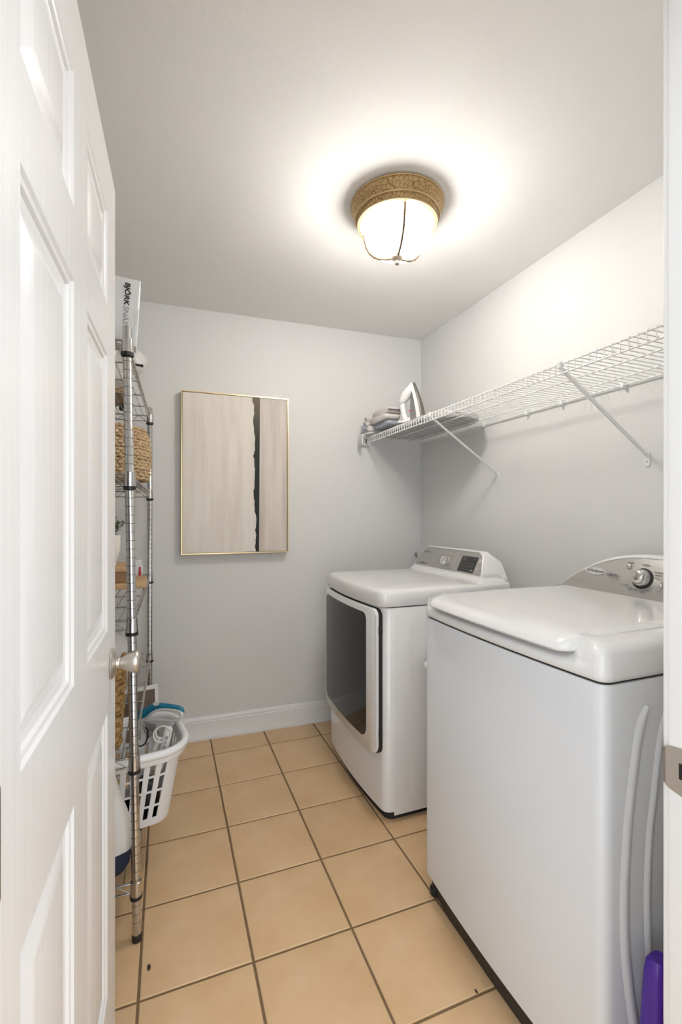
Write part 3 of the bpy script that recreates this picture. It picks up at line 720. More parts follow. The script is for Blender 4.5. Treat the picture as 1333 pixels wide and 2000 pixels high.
# local frame: a = from handle side to soleplate (picture right), w = width, h = up
ang = math.radians(-44)
Ia = Vector((math.cos(ang), math.sin(ang), 0)); Iw = Vector((-math.sin(ang), math.cos(ang), 0)); I0 = Vector((1.285, 2.30, IZ))
def ip(a, w, h): return I0+Ia*a*.95+Iw*w*.9+Vector((0, 0, h*.88))
def hw(h): return .055*math.sqrt(max(0, 1-(max(0, h-.05)/.215)**2.0))+.001   # sole half-width against height
def solea(h): return .085-.058*(h/.262)**1.6                                    # sole plane leans back to the tip
hs = [0, .02, .05, .09, .13, .17, .205, .235, .255, .262]
bm = B(); rings(bm, [[ip(solea(h)+o_, s_*w_, h) for o_, s_, w_ in ((.0, -1, hw(h)), (.012, -1, hw(h)*.95), (.012, 1, hw(h)*.95), (.0, 1, hw(h)))] for h in hs]); obj('soleplate', bm, 'sole', ir)
bm = B(); rings(bm, [[ip(solea(h)+o_, s_*w_, h) for o_, s_, w_ in ((-.024*(1-.3*h/.262), -1, hw(h)*.9), (.001, -1, hw(h)*1.0), (.001, 1, hw(h)*1.0), (-.024*(1-.3*h/.262), 1, hw(h)*.9))] for h in hs]); obj('skirt', bm, 'white_plastic', ir)
hs2 = [0, .02, .06, .10, .14, .17, .195]
bm = B(); rings(bm, [[ip(x_, s_*w_, h) for x_, s_, w_ in ((solea(h)-.024-.042*(1-(h/.215)**2.0), -1, .030*(1-(h/.23)**2)), (solea(h)-.022, -1, hw(h)*.85), (solea(h)-.022, 1, hw(h)*.85), (solea(h)-.024-.042*(1-(h/.215)**2.0), 1, .030*(1-(h/.23)**2)))] for h in hs2]); obj('water_tank', bm, 'iron_grey', ir)
bm = B(); tube(bm, [ip(.062, 0, .021), ip(.02, 0, .021), ip(-.016, 0, .022), ip(-.026, 0, .055), ip(-.034, 0, .10), ip(-.040, 0, .135)], [.012, .015, .016, .013, .0125, .014], 12, flat=(1, 1.3)); obj('handle', bm, 'white_plastic', ir, smooth=80)
bm = B(); tube(bm, [ip(-.045, 0, .128), ip(-.035, 0, .155), ip(-.014, 0, .185), ip(.008, 0, .215), ip(.022, 0, .240), ip(.028, 0, .252)], [.014, .021, .027, .026, .019, .008], 14, flat=(1, 1.1)); nose = obj('nose', bm, 'white_plastic', ir, smooth=80)
bm = B(); lathe(bm, [(.013, 0), (.013, .006), (.008, .009), (0, .0095)], ip(-.030, -.012, .180), 16, frame3(Iw, (0, 0, 1)) @ Matrix.Rotation(PI, 3, 'Y')); obj('steam_dial', bm, 'offwhite_plastic', nose)
bm = B(); lathe(bm, [(.007, 0), (.007, .008), (0, .010)], ip(-.014, 0, .212), 12, frame3(Ia, Iw) @ Matrix.Rotation(.0, 3, 'Y')); obj('spray_button', bm, 'offwhite_plastic', nose)
bm = B(); tube(bm, [ip(-.05, .01, .245), ip(-.035, .012, .238), ip(-.02, .012, .243), ip(-.008, .01, .252)], .0025, 6); obj('cord', bm, 'cloth_greige', ir)
bm = B(); box(bm, (-.05, -.05, 0), (.075, .05, .012), .004)
bmesh.ops.rotate(bm, cent=(0, 0, 0), matrix=Matrix((Ia, Iw, Vector((0, 0, 1)))).transposed(), verts=bm.verts); bmesh.ops.translate(bm, vec=I0+Vector((0, 0, .0)), verts=bm.verts); obj('heel', bm, 'white_plastic', ir)
bm = B(); box(bm, (-.006, -.002, -.003), (.006, .0, .003)); bmesh.ops.rotate(bm, cent=(0, 0, 0), matrix=Matrix((Ia, Iw, Vector((0, 0, 1)))).transposed(), verts=bm.verts)
bmesh.ops.translate(bm, vec=ip(.022, -.042, .075), verts=bm.verts); obj('logo', bm, 'red_print', ir)

# ------------------------------------------------------------------ folded cloths at the shelf's far end
def folded(name, label, x0, x1, y0, y1, z0, hgt, m, m2, turns, amp, seed):
    """a soft folded cloth: long loft whose end shows the rolled folds"""
    rnd = random.Random(seed)
    t = thing(name, label, 'cloth', ((x0+x1)/2, (y0+y1)/2, z0), 'folded cloths beside the iron')
    hh_ = hgt/turns
    for k in range(turns):
        zc_ = z0+hh_*(k+.5); sh = rnd.uniform(-.012, .012)
        bm = B(); seq = []
        for i in range(9):
            x = x0+sh+(x1-x0)*i/8; q = []
            for a in range(14):
                an = 2*PI*a/14; ey = abs(math.cos(an))**.6*(1 if math.cos(an) > 0 else -1); ez = abs(math.sin(an))**.7*(1 if math.sin(an) > 0 else -1)
                e_ = (.86 if i in (0, 8) else 1)
                wob = noise.noise(Vector((x*25, an*1.3, k*3+seed)))*amp
                q.append((x, (y0+y1)/2+ey*((y1-y0)/2*e_)+wob, zc_+ez*hh_*.53*e_+wob*.5))
            seq.append(q)
        rings(bm, seq); obj('fold', bm, m if k % 2 == 0 else m2, t, smooth=70)
        if k:
            bm = B(); seq = []
            for i in range(9):
                x = x0+sh+.0+(x1-x0)*i/8
                seq.append([(x, (y0+y1)/2+sy_*((y1-y0)/2+.003), zc_+dz_) for sy_, dz_ in ((-1, -.008), (-1.01, -.005), (-1.01, -.001), (-.99, .001), (-.97, -.001), (-.97, -.007))])
            rings(bm, seq); obj('stripe', bm, 'cloth_grey', t, smooth=60)
    return t
CZ = SZ+.031
folded('folded_cloth', 'blue grey folded cloth at the bottom of the pile beside the iron', 1.195, 1.275, 2.36, 2.58, CZ, .036, 'cloth_bluegrey', 'cloth_bluegrey', 1, .004, 3)
folded('folded_cloth', 'beige and dark striped folded cloth on top of the pile beside the iron', 1.180, 1.285, 2.37, 2.60, CZ+.037, .078, 'cloth_greige', 'cloth_greige', 2, .005, 8)
bm = B(); 
for t3 in ():
    pass
bm.free()
# rolled socks at the end of the pile, each one its own roll
for i, (x, y, z, r, m_, lb) in enumerate([(1.172, 2.60, CZ+.018, .019, 'cloth_white', 'white rolled cloth lying lowest at the wall end of the pile'), (1.165, 2.625, CZ+.050, .017, 'cloth_greige', 'beige rolled cloth above the white roll by the wall'), (1.175, 2.632, CZ+.082, .016, 'cloth_greige', 'beige rolled cloth at the top of the pile by the wall'), (1.150, 2.645, CZ+.028, .015, 'cloth_bluegrey', 'grey rolled cloth squeezed against the wall beside the shelf bracket')]):
    bm = B(); ax = Vector((1, -.25, .05)).normalized(); c0 = Vector((x, y, z))
    tube(bm, [c0+ax*a for a in (-.006, 0, .02, .06, .1)], [r*.6, r*.95, r, r*1.03, r*.7], 14)
    o = obj('rolled_cloth', bm, m_, base=c0, smooth=70); tag(o, lb, 'cloth', 'rolled cloths by the wall')
    bm = B(); pts = [c0-ax*.008+Vector((0, math.cos(a)*r*q, math.sin(a)*r*q)) for a, q in [(j*.6, .85-.06*j) for j in range(13)]]
    tube(bm, pts, .0016, 5); obj('roll_edge', bm, 'cloth_grey' if i in (1, 2) else 'cloth_greige', o)
bm = B(); seq = []
for i in range(9):
    t = i/8; z = CZ-.006+.004*math.sin(t*9)-(.06*max(0, t-.55)**1.4*4 if t > .55 else 0); x = 1.24-.115*min(t, .72)/.72-.008*max(0, t-.72)
    seq.append([(x+.003*math.sin(y*60), y, z+.004*math.sin(y*70+i)) for y in [2.585+.0115*k for k in range(7)]] + [(x+.004, y, z-.005) for y in [2.654-.0115*k for k in range(7)]])
rings(bm, seq); tag(obj('draped_cloth', bm, 'cloth_white', base=(1.2, 2.62, SZ), smooth=80), 'thin white cloth drooping over the far end of the wire shelf', 'cloth')

# ------------------------------------------------------------------ chrome rack
RKX0, RKX1, RKY0, RKY1 = -.522, -.0845, 1.507, 2.612
LEAN = .0168
def lean(p):
    """the rack stands a little crooked: its near end leans towards the wall"""
    p = Vector(p); p.x -= LEAN*p.z*(RKY1-p.y)/(RKY1-RKY0)*.88; return p
RK = thing('wire_rack', 'tall chrome wire rack with five shelves behind the open door', 'rack', ((RKX0+RKX1)/2, (RKY0+RKY1)/2, 0))
RTOP = 1.842
for (x, y) in ((RKX1, RKY0), (RKX0, RKY0), (RKX1, RKY1), (RKX0, RKY1)):
    bm = B(); tube(bm, [lean((x, y, .018)), lean((x, y, RTOP-.002)), lean((x, y, RTOP))], [.0127, .0127, .0112], 20); po = obj('post', bm, 'chrome', RK)
    bm = B(); z = .06
    while z < RTOP-.03:
        c_ = lean((x, y, z)); lathe(bm, [(.0124, -.0009), (.01285, -.0009), (.01285, .0009), (.0124, .0009)], c_, 20, cap0=False, cap1=False); z += .0254
    obj('groove', bm, 'groove', po, kind='stuff')
    bm = B(); lathe(bm, [(.0135, .0), (.0145, .003), (.0145, .018), (.013, .022)], lean((x, y, 0)), 20); obj('foot', bm, 'black_plastic', po)
RS = [.140, .517, .930, 1.366, 1.765]                 # lower edge of each shelf
def xrod(bm, a, b, r, seg=8): tube(bm, [lean(a), lean(b)], r, seg)
for zi, z in enumerate(RS):
    zt = z+.034
    bm = B()
    for zz, r in ((zt, .0034), (z+.006, .0028)):
        xrod(bm, (RKX1, RKY0, zz), (RKX1, RKY1, zz), r); xrod(bm, (RKX0, RKY0, zz), (RKX0, RKY1, zz), r)
        xrod(bm, (RKX0, RKY0, zz), (RKX1, RKY0, zz), r); xrod(bm, (RKX0, RKY1, zz), (RKX1, RKY1, zz), r)
    sh = obj('shelf', bm, 'chrome_wire', RK)
    for (ax_, a, b, k_) in (('y', RKY0+.02, RKY1-.02, RKX1), ('y', RKY0+.02, RKY1-.02, RKX0), ('x', RKX0+.02, RKX1-.02, RKY0), ('x', RKX0+.02, RKX1-.02, RKY1)):
        bm = B(); nn = max(4, int((b-a)/.032)); pts = []
        for q in range(nn+1):
            v = a+(b-a)*q/nn; zz = zt-.001 if q % 2 else z+.007
            pts.append(lean((k_, v, zz)) if ax_ == 'y' else lean((v, k_, zz)))
        tube(bm, pts, .0018, 5); obj('truss', bm, 'chrome_wire', sh)
    for x in [RKX0+.028*k+.012 for k in range(1, 15)]:
        bm = B(); xrod(bm, (x, RKY0, zt+.004), (x, RKY1, zt+.004), .0017, 6); obj('wire', bm, 'chrome_wire', sh)
    for k in range(1, 5):
        y = RKY0+(RKY1-RKY0)*k/5
        bm = B(); xrod(bm, (RKX0, y, zt), (RKX1, y, zt), .0026, 6); obj('cross_rod', bm, 'chrome_wire', sh)
    for (x, y) in ((RKX1, RKY0), (RKX0, RKY0), (RKX1, RKY1), (RKX0, RKY1)):
        bm = B(); lathe(bm, [(.0137, .041), (.0155, .040), (.0172, .0), (.0172, -.002), (.014, -.002)], lean((x, y, z+.0)), 20, cap0=False, cap1=False); cq = obj('collar', bm, 'chrome', sh)
        bm = B(); lathe(bm, [(.0128, -.0115), (.0178, -.0115), (.0182, -.001), (.0128, -.001)], lean((x, y, z)), 20, cap0=False, cap1=False); obj('sleeve', bm, 'black_plastic', cq)
def st(i): return RS[i]+.034+.004+.002              # resting height on shelf i

# --- carton on top
cb = thing('flat_carton', 'white flat carton with black product lettering standing on the rack top', 'box', (-.2, 1.60, st(4)))
A0 = at(274.5, 549, Y=1.585); A1 = at(264.5, 700, Y=1.572)
rgt = (Vector((1, .03, -.062))).normalized(); upv = (A0-A1).normalized()
FB = frame3(rgt, upv)
TR = A0; hC = .245; wC = .24; tC = .055
def cp(a, b, o_): return TR + FB.col[0]*(-a) + FB.col[1]*(-b) + FB.col[2]*(-o_)
hC = (TR.z-st(4)-.004)/FB.col[1].z
bm = B(); rings(bm, [[cp(a, b, o_) for a, b in rq] for rq, o_ in (([(.001, .001), (wC-.001, .001), (wC-.001, hC), (.001, hC)], 0), ([(0, 0), (wC, 0), (wC, hC), (0, hC)], .001), ([(0, 0), (wC, 0), (wC, hC), (0, hC)], tC))]); obj('carton_body', bm, 'carton', cb)
bm = B(); rings(bm, [[cp(a, b, o_) for a, b in ((0, hC*.44), (.003, hC*.44), (.006, hC*.46), (.006, hC*.98), (0, hC*.98))] for o_ in (-.0014, .02)]); obj('carton_flap', bm, 'carton', cb)
FT = Matrix((-FB.col[1], FB.col[0], FB.col[2])).transposed()
pos = cp(.0355, .0145, -.0008)
t1 = text('lettering', 'BJÖRK', .0200, pos, FT, 'print_black', cb, bold=.0006, align='LEFT', shear=.12, stretch=1.25)
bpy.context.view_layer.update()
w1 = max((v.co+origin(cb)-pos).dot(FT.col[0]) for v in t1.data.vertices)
text('lettering', 'SNÄS', .0200, pos+FT.col[0]*(w1+.0015), FT, 'print_grey', cb, bold=.0003, align='LEFT', shear=.12, stretch=1.25)  # glare fading the black print, put in as thinner grey letters

# --- clear plastic bags and bits on the top shelf
def blob(bm, c, r, seed, rough_=.25, seg=18, flatb=True):
    c = Vector(c); r = Vector(r)
    g = bmesh.ops.create_uvsphere(bm, u_segments=seg, v_segments=seg//2+2, radius=1)
    for v in g['verts']:
        d = v.co.normalized(); k = 1+rough_*noise.noise(d*1.9+Vector((seed, seed*2, 0)))+rough_*.5*noise.noise(d*5+Vector((0, seed, 3)))
        p = Vector((d.x*r.x, d.y*r.y, d.z*r.z))*k
        if flatb and p.z < -r.z*.62: p.z = -r.z*.62
        v.co = c+p
T = st(4)
bm = B(); blob(bm, (-.20, 2.055, T+.066), (.075, .08, .10), 1); tag(obj('plastic_bag', bm, 'film', base=(-.19, 2.0, T), smooth=80), 'crumpled clear plastic bag lying on the top shelf of the rack', 'bag')
bm = B(); blob(bm, (-.125, 1.86, T+.036), (.055, .06, .05), 5); o = tag(obj('plastic_bag', bm, 'film', base=(-.125, 1.86, T), smooth=80), 'small clear pouch with black toggle sticking out of the top shelf edge', 'bag')
bm = B(); q0 = at(264, 712, Y=1.79); q1 = at(275, 714, Y=1.785); tube(bm, [q0, q1], .004, 8); obj('drawstring', bm, 'black_plastic', o)
bm = B(); blob(bm, at(277.5, 714.5, Y=1.785), (.0055, .0055, .006), 2, 0, 10, False); obj('toggle', bm, 'black_plastic', o)
bm = B(); lathe(bm, [(.05, 0), (.055, .01), (.055, .08), (.045, .09)], (-.215, 1.70, T), 24); j = tag(obj('tub', bm, 'white_plastic', base=(-.215, 1.70, T)), 'round white plastic tub on the top shelf beside the carton', 'tub')
bm = B(); lathe(bm, [(.049, .088), (.057, .09), (.057, .102), (.05, .104)], (-.215, 1.70, T), 24); obj('tub_lid', bm, 'offwhite_plastic', j)

# --- woven baskets: courses of twisted rope
def rope_basket(name, label, cen, radf, hgt, courses, m, seg, n_st, amp, rr, group=None, handle=False):
    cen = Vector(cen); t = thing(name, label, 'basket', cen, group)
    for k in range(courses):
        z = hgt*(k+.5)/courses; bm = B(); pts = []
        for i in range(seg):
            a = 2*PI*i/seg; rx_, ry_ = radf(a, z/hgt)
            w = amp*.6*math.sin(n_st*.5*a+(k % 2)*PI) + amp*.7*noise.noise(Vector((math.cos(a)*6, math.sin(a)*6, k*.9)))
            pts.append(cen+Vector((math.cos(a)*(rx_+w), math.sin(a)*(ry_+w), z+amp*.5*math.sin(n_st*a*1.0+k))))
        tube(bm, pts, [rr*(.62+.55*abs(math.sin(n_st*PI*i/seg+(k % 2)*PI/2))) for i in range(seg)], 6, closed=True); obj('rope_course', bm, m, t, smooth=80)
    bm = B(); rs = []
    for z, q in ((0.003, .3), (.003, .97), (hgt*.5, .985), (hgt*.97, .985), (hgt*.97, .93), (.012, .92), (.012, .3)):
        rs.append([cen+Vector((math.cos(2*PI*i/32)*radf(2*PI*i/32, z/hgt)[0]*q, math.sin(2*PI*i/32)*radf(2*PI*i/32, z/hgt)[1]*q, z)) for i in range(32)])
    rings(bm, rs); obj('lining', bm, 'seagrass_dark', t)
    return t
def rad1(a, h):
    b = math.sin(PI*min(1, max(0, .18+h*.72)))**.5
    return (.188*(.80+.20*b), .188*(.80+.20*b))
rope_basket('woven_basket', 'round chunky seagrass basket bulging from the second highest shelf', (-.252, 1.945, st(3)+.004), rad1, .195, 16, 'seagrass', 348, 58, .0040, .0066)
# flat wicker tray seen through the top shelf
def rad2(a, h): return (.13, .17)
rope_basket('wicker_tray', 'shallow dark wicker tray lying on the top shelf of the rack', (-.30, 2.33, st(4)+.004), rad2, .06, 4, 'seagrass_dark', 90, 15, .003, .0085)
bm = B(); lathe(bm, [(.022, 0), (.026, .004), (.027, .05), (.02, .058), (.02, .066)], (-.20, 2.55, st(4)), 18); tag(obj('black_jar', bm, 'black_plastic', base=(-.20, 2.55, st(4))), 'small black jar standing at the back of the top shelf', 'jar')

# --- third shelf: boards, box, plant
def slabbox(name, label, cat, c0, sx, sy, sz, rz, m, bev=.003):
    c0 = Vector(c0); bm = B(); box(bm, (-sx/2, -sy/2, 0), (sx/2, sy/2, sz), bev)
    bmesh.ops.rotate(bm, cent=(0, 0, 0), matrix=Matrix.Rotation(rz, 3, 'Z'), verts=bm.verts); bmesh.ops.translate(bm, vec=c0, verts=bm.verts)
    return tag(obj(name, bm, m, base=c0), label, cat)
Z3 = st(2)
slabbox('cutting_board', 'pale wooden board lowest in the stack under the potted plant', 'board', (-.250, 2.22, Z3), .33, .26, .024, .03, 'wood_light', .005)
slabbox('wooden_tray', 'brown wooden tray in the middle of the stack under the potted plant', 'tray', (-.275, 2.225, Z3+.0245), .28, .22, .046, .02, 'wood_mid')
slabbox('cutting_board', 'weathered wooden board on top of the stack right below the pot', 'board', (-.28, 2.22, Z3+.071), .29, .24, .020, .02, 'wood_light', .004)
cbx = thing('small_carton', 'small white and red carton leaning behind the wooden boards', 'box', (-.125, 2.38, Z3))
q = [at(264, 1096, Y=2.36), at(276, 1092, Y=2.36), at(279, 1112, Y=2.36), at(277, 1128, Y=2.36), at(262, 1128, Y=2.36)]
bm = B(); rings(bm, [[p+Vector((0, o_, 0)) for p in q] for o_ in (0, .05)]); obj('carton_body', bm, 'carton', cbx, smooth=0)
q = [at(272, 1107, Y=2.359), at(275, 1107, Y=2.359), at(276.5, 1127, Y=2.359), at(270, 1127, Y=2.359)]
bm = B(); rings(bm, [[p+Vector((0, o_, 0)) for p in q] for o_ in (-.001, .001)]); obj('red_print', bm, 'red_print', cbx, smooth=0)
pl = thing('potted_plant', 'small green leafy plant in a white ceramic pot on the wooden boards', 'plant', (-.245, 2.175, Z3+.091))
pc_ = Vector((-.245, 2.175, Z3+.091))
bm = B(); lathe(bm, [(.038, 0), (.043, .004), (.044, .010), (.040, .013), (.049, .030), (.056, .065), (.058, .10), (.0575, .132), (.053, .133), (.053, .115), (0, .115)], pc_, 32); obj('pot', bm, 'pot', pl, smooth=50)
bm = B(); lathe(bm, [(.0525, .110), (.0525, .118), (0, .120)], pc_, 24); obj('soil', bm, 'earth', pl)
rnd = random.Random(4)
for s_ in range(34):
    a = rnd.uniform(0, 2*PI); l = rnd.uniform(.05, .105); sp_ = rnd.uniform(.1, .75)
    b0 = pc_+Vector((math.cos(a)*.02, math.sin(a)*.02, .116)); tip = b0+Vector((math.cos(a)*l*sp_, math.sin(a)*l*sp_, l*.9))
    bm = B(); tube(bm, [b0, b0.lerp(tip, .5)+Vector((0, 0, .006)), tip], [.0016, .0013, .0008], 5); stem = obj('stem', bm, 'leaf', pl)
    bm = B()
    for k in range(18):
        f = .2+.8*k/17; p = b0.lerp(tip, f)+Vector((0, 0, .006*(1-abs(2*f-1)))); an = k*2.4; dirv = Vector((math.cos(an), math.sin(an), rnd.uniform(.1, .7))).normalized(); ln = rnd.uniform(.014, .024)
        sd = dirv.cross(Vector((0, 0, 1))).normalized()*.0042
        vs = [bm.verts.new(c_) for c_ in (p, p+dirv*ln*.5+sd, p+dirv*ln+Vector((0, 0, .002)), p+dirv*ln*.5-sd)]; bm.faces.new(vs)
        vs2 = [bm.verts.new(c_-Vector((0, 0, .0012))) for c_ in (p, p+dirv*ln*.5+sd, p+dirv*ln+Vector((0, 0, .002)), p+dirv*ln*.5-sd)]; bm.faces.new(vs2[::-1])
    obj('leaves', bm, 'leaf', stem, smooth=0, kind='stuff')

# --- fourth shelf
Z4 = st(1)
bm = B(); blob(bm, (-.235, 2.20, Z4+.085), (.095, .12, .135), 9); tag(obj('plastic_bag', bm, 'film', base=(-.235, 2.20, Z4), smooth=80), 'clear plastic bag standing on the fourth shelf behind the rope basket', 'bag')
bm = B(); blob(bm, (-.225, 1.90, Z4+.072), (.07, .09, .115), 12); tag(obj('cloth_bundle', bm, 'cloth_white', base=(-.225, 1.90, Z4), smooth=80), 'white cloth bundle on the fourth shelf behind the rope basket', 'cloth')
def rad3(a, h):
    c_, s_ = abs(math.cos(a)), abs(math.sin(a)); q = (c_**6+s_**6)**(-1/6); f = .93+.10*h
    return (.155*q*f, .062*q*f)
rb = rope_basket('rope_basket', 'brown braided water hyacinth basket on the shelf above the laundry basket', (-.290, 1.60, Z4+.004), rad3, .245, 15, 'hyacinth', 264, 44, .0055, .0092)
bm = B(); tube(bm, [(-.290+.155*1.02+dx_, 1.60+dy_, Z4+z_) for dx_, dy_, z_ in ((-.01, -.03, .235), (.004, -.03, .268), (.006, 0, .278), (.004, .03, .268), (-.01, .03, .235))], .010, 8); obj('handle', bm, 'hyacinth', rb, smooth=80)

# --- bottom shelf: tote
Z5 = st(0)
tb = thing('tote_bag', 'white fabric bag with navy bottom slumped on the lowest rack shelf', 'bag', (-.26, 1.58, Z5))
def tote(zl):
    rs = []
    for z, w, d_ in zl:
        q = []
        for k in range(36):
            a = 2*PI*k/36; c_, s_ = math.cos(a), math.sin(a)
            sx = abs(c_)**.75*(1 if c_ > 0 else -1); sy = abs(s_)**.75*(1 if s_ > 0 else -1)
            wv = .006*noise.noise(Vector((c_*3, s_*3, z*14)))
            q.append((-.262+sx*(w+wv), 1.566+sy*(d_+wv), Z5+z))
        rs.append(q)
    return rs
bm = B(); rings(bm, tote([(.0, .11, .038), (.008, .138, .050), (.03, .154, .056), (.058, .160, .058), (.080, .1605, .0585)])); obj('navy_base', bm, 'cloth_navy', tb, smooth=80)
bm = B(); rings(bm, tote([(.070, .158, .057), (.082, .1615, .0595), (.12, .158, .058), (.18, .146, .054), (.24, .130, .048), (.29, .112, .040), (.32, .095, .030), (.328, .08, .02)])); obj('white_body', bm, 'cloth_white', tb, smooth=80)

# --- laundry basket
LB = thing('laundry_basket', 'white plastic laundry basket with oblong holes sticking out of the rack', 'laundry basket', (-.16, 1.86, Z5))
rot = math.radians(9); LCn = Vector((-.178, 1.848, 0))
def lbp(a, b, z): return LCn + Vector((math.cos(rot)*a-math.sin(rot)*b, math.sin(rot)*a+math.cos(rot)*b, z))
LBZ0, LBZ1 = Z5, .452
def lbo(z, grow=0, n=12):
    f = (z-LBZ0)/(LBZ1-LBZ0); L_ = .178+.045*f+grow; Wd = .112+.050*f+grow
    return rrect(-L_, L_, -Wd, Wd, .065+.03*f+grow, n)
# walls as a grid of posts and rails with real holes
def wall_pt(per, z, th):
    Q = lbo(z, -th, 12); n = len(Q); per = per % 1.0
    # arc length parametrisation
    ls = [0]
    for i in range(n): ls.append(ls[-1]+math.dist(Q[i], Q[(i+1) % n]))
    t = per*ls[-1]
    for i in range(n):
        if ls[i+1] >= t:
            f = (t-ls[i])/max(1e-9, ls[i+1]-ls[i]); a, b = Q[i], Q[(i+1) % n]
            return lbp(a[0]+(b[0]-a[0])*f, a[1]+(b[1]-a[1])*f, z)
NP = 140; zl = [LBZ0+.001, LBZ0+.024, LBZ0+.030, LBZ0+.072, LBZ0+.080, LBZ0+.128, LBZ0+.136, LBZ0+.184, LBZ0+.192, LBZ0+.240, LBZ0+.246, LBZ1]
bm = B()
G = [[[bm.verts.new(wall_pt(p/NP, z, th)) for z in zl] for p in range(NP)] for th in (0, .003)]
holes = set()
for p in range(NP):
    f_ = .5; L_ = .178+.045*f_; Wd = .112+.050*f_; rc = .065+.03*f_
    w_ = wall_pt((p+.5)/NP, (LBZ0+LBZ1)/2, 0)-LCn
    a_ = math.cos(rot)*w_.x+math.sin(rot)*w_.y; b_ = -math.sin(rot)*w_.x+math.cos(rot)*w_.y
    if abs(a_) > L_-rc*.55 and abs(b_) > Wd-rc*.9: continue
    if p % 4 in (1, 2):
        for r_ in (2, 4, 6, 8):
            holes.add((p, r_))
corner_free = set()
for p in range(NP):
    q = wall_pt((p+.5)/NP, LBZ0+.1, 0)-LCn
for p in range(NP):
    for r_ in range(len(zl)-1):
        pn = (p+1) % NP
        if (p, r_) in holes:
            for (a, b, c_, d_) in (((p, r_), (pn, r_), 0, 0), ((p, r_+1), (pn, r_+1), 0, 0)):
                nb_ = (p, r_-1) if a[1] == r_ else (p, r_+1)
                if nb_ not in holes: bm.faces.new((G[0][a[0]][a[1]], G[0][b[0]][b[1]], G[1][b[0]][b[1]], G[1][a[0]][a[1]]))
            for pe, nb_ in ((p, ((p-1) % NP, r_)), (pn, (pn, r_))):
                if nb_ not in holes: bm.faces.new((G[0][pe][r_], G[0][pe][r_+1], G[1][pe][r_+1], G[1][pe][r_]))
            continue
        bm.faces.new((G[0][p][r_], G[0][pn][r_], G[0][pn][r_+1], G[0][p][r_+1]))
        bm.faces.new((G[1][p][r_], G[1][p][r_+1], G[1][pn][r_+1], G[1][pn][r_]))
for th in (0, 1):
    bm.faces.new([G[th][p][0] for p in range(NP)])
obj('body', bm, 'white_plastic', LB, smooth=30)
bm = B(); rs = []
for g, z in ((.0, LBZ1-.030), (.010, LBZ1-.032), (.013, LBZ1-.026), (.013, LBZ1-.012), (.020, LBZ1-.010), (.024, LBZ1-.002), (.022, LBZ1+.008), (.013, LBZ1+.014), (.003, LBZ1+.012), (-.004, LBZ1+.002), (-.004, LBZ1-.02)):
    rs.append([lbp(a, b, z) for a, b in lbo(LBZ1, g)])
rings(bm, rs, cap0=False, cap1=False); obj('rim', bm, 'white_plastic', LB, smooth=60)

# contents of the laundry basket
bm = B(); blob(bm, lbp(-.07, 0, LBZ0+.062), (.09, .075, .095), 21); tag(obj('dark_garment', bm, 'cloth_navy', base=lbp(-.06, 0, LBZ0), smooth=80), 'dark crumpled garment at the bottom of the laundry basket', 'garment')
bm = B(); blob(bm, lbp(.105, -.01, LBZ0+.050), (.048, .066, .075), 23); tag(obj('black_pouch', bm, 'black_plastic', base=lbp(.105, -.02, LBZ0), smooth=80), 'black soft pouch under the white iron in the laundry basket', 'pouch')
# handheld steamer, blue top and white loop handle
sm_ = thing('garment_steamer', 'blue and white handheld steamer with loop handle in the laundry basket', 'steamer', (-.01, 1.86, .40))
def sp3(u, v, o_=0.0): return at(u, v, Y=1.985-.115*(u-270)/88+o_)
outer = [(268, 1386), (276, 1378), (288, 1374), (300, 1373.5), (312, 1373), (330, 1374.5), (345, 1377), (354, 1379), (358.5, 1384), (359.5, 1394), (358, 1401), (352, 1406), (344, 1410), (338, 1415), (330, 1420), (310, 1424), (292, 1424), (279, 1418), (272, 1406)]
inner = [(305, 1391), (312, 1388.5), (325, 1387.5), (340, 1388), (352, 1391), (353, 1396), (348, 1400), (335, 1400), (318, 1398), (306, 1396)]
# blue spine
bm = B(); pts = [sp3(u, v) for u, v in [(270, 1399), (276, 1394.5), (286, 1390), (298, 1382), (312, 1378), (330, 1379), (346, 1381.5), (355, 1385), (358, 1393)]]
tube(bm, pts, [.018, .0195, .0155, .0145, .0105, .0088, .0085, .008, .006], 14, flat=(1.15, 1)); obj('spine', bm, 'blue_plastic', sm_, smooth=80)
bm = B(); pts = [sp3(u, v, -.006) for u, v in [(281, 1408), (288, 1401), (297, 1392), (306, 1386.5), (320, 1384.5), (338, 1386), (352, 1388.5), (356, 1393), (355, 1401), (348, 1406), (336, 1408), (318, 1407), (302, 1406), (290, 1408)]]
tube(bm, pts, .0062, 10, closed=True); obj('handle_loop', bm, 'offwhite_plastic', sm_, smooth=80)
bm = B(); q = [sp3(u, v, -.012) for u, v in [(282, 1411), (300, 1409), (318, 1410), (336, 1410), (341, 1415), (332, 1424), (314, 1436), (298, 1441), (284, 1435), (277, 1422)]]
rings(bm, [[p+Vector((0, o_, 0)) + (sum(q, Vector())/len(q)-p)*k for p in q] for o_, k in ((0, .06), (.006, 0), (.024, 0), (.03, .06))]); bd_ = obj('steamer_body', bm, 'offwhite_plastic', sm_, smooth=60)
bm = B(); q = [sp3(u, v, -.022) for u, v in [(299, 1376.5), (304, 1373.5), (311, 1373.5), (311, 1377), (303, 1379)]]
rings(bm, [[p+Vector((0, o_, 0)) for p in q] for o_ in (0, .02)]); obj('trigger', bm, 'offwhite_plastic', sm_)
for k in range(7):
    bm = B(); tube(bm, [sp3(282+k*1.5, 1411+k*2.6, -.014), sp3(304+k*1.2, 1416+k*2.6, -.014)], .0011, 6); obj('grille_line', bm, 'iron_grey', bd_)
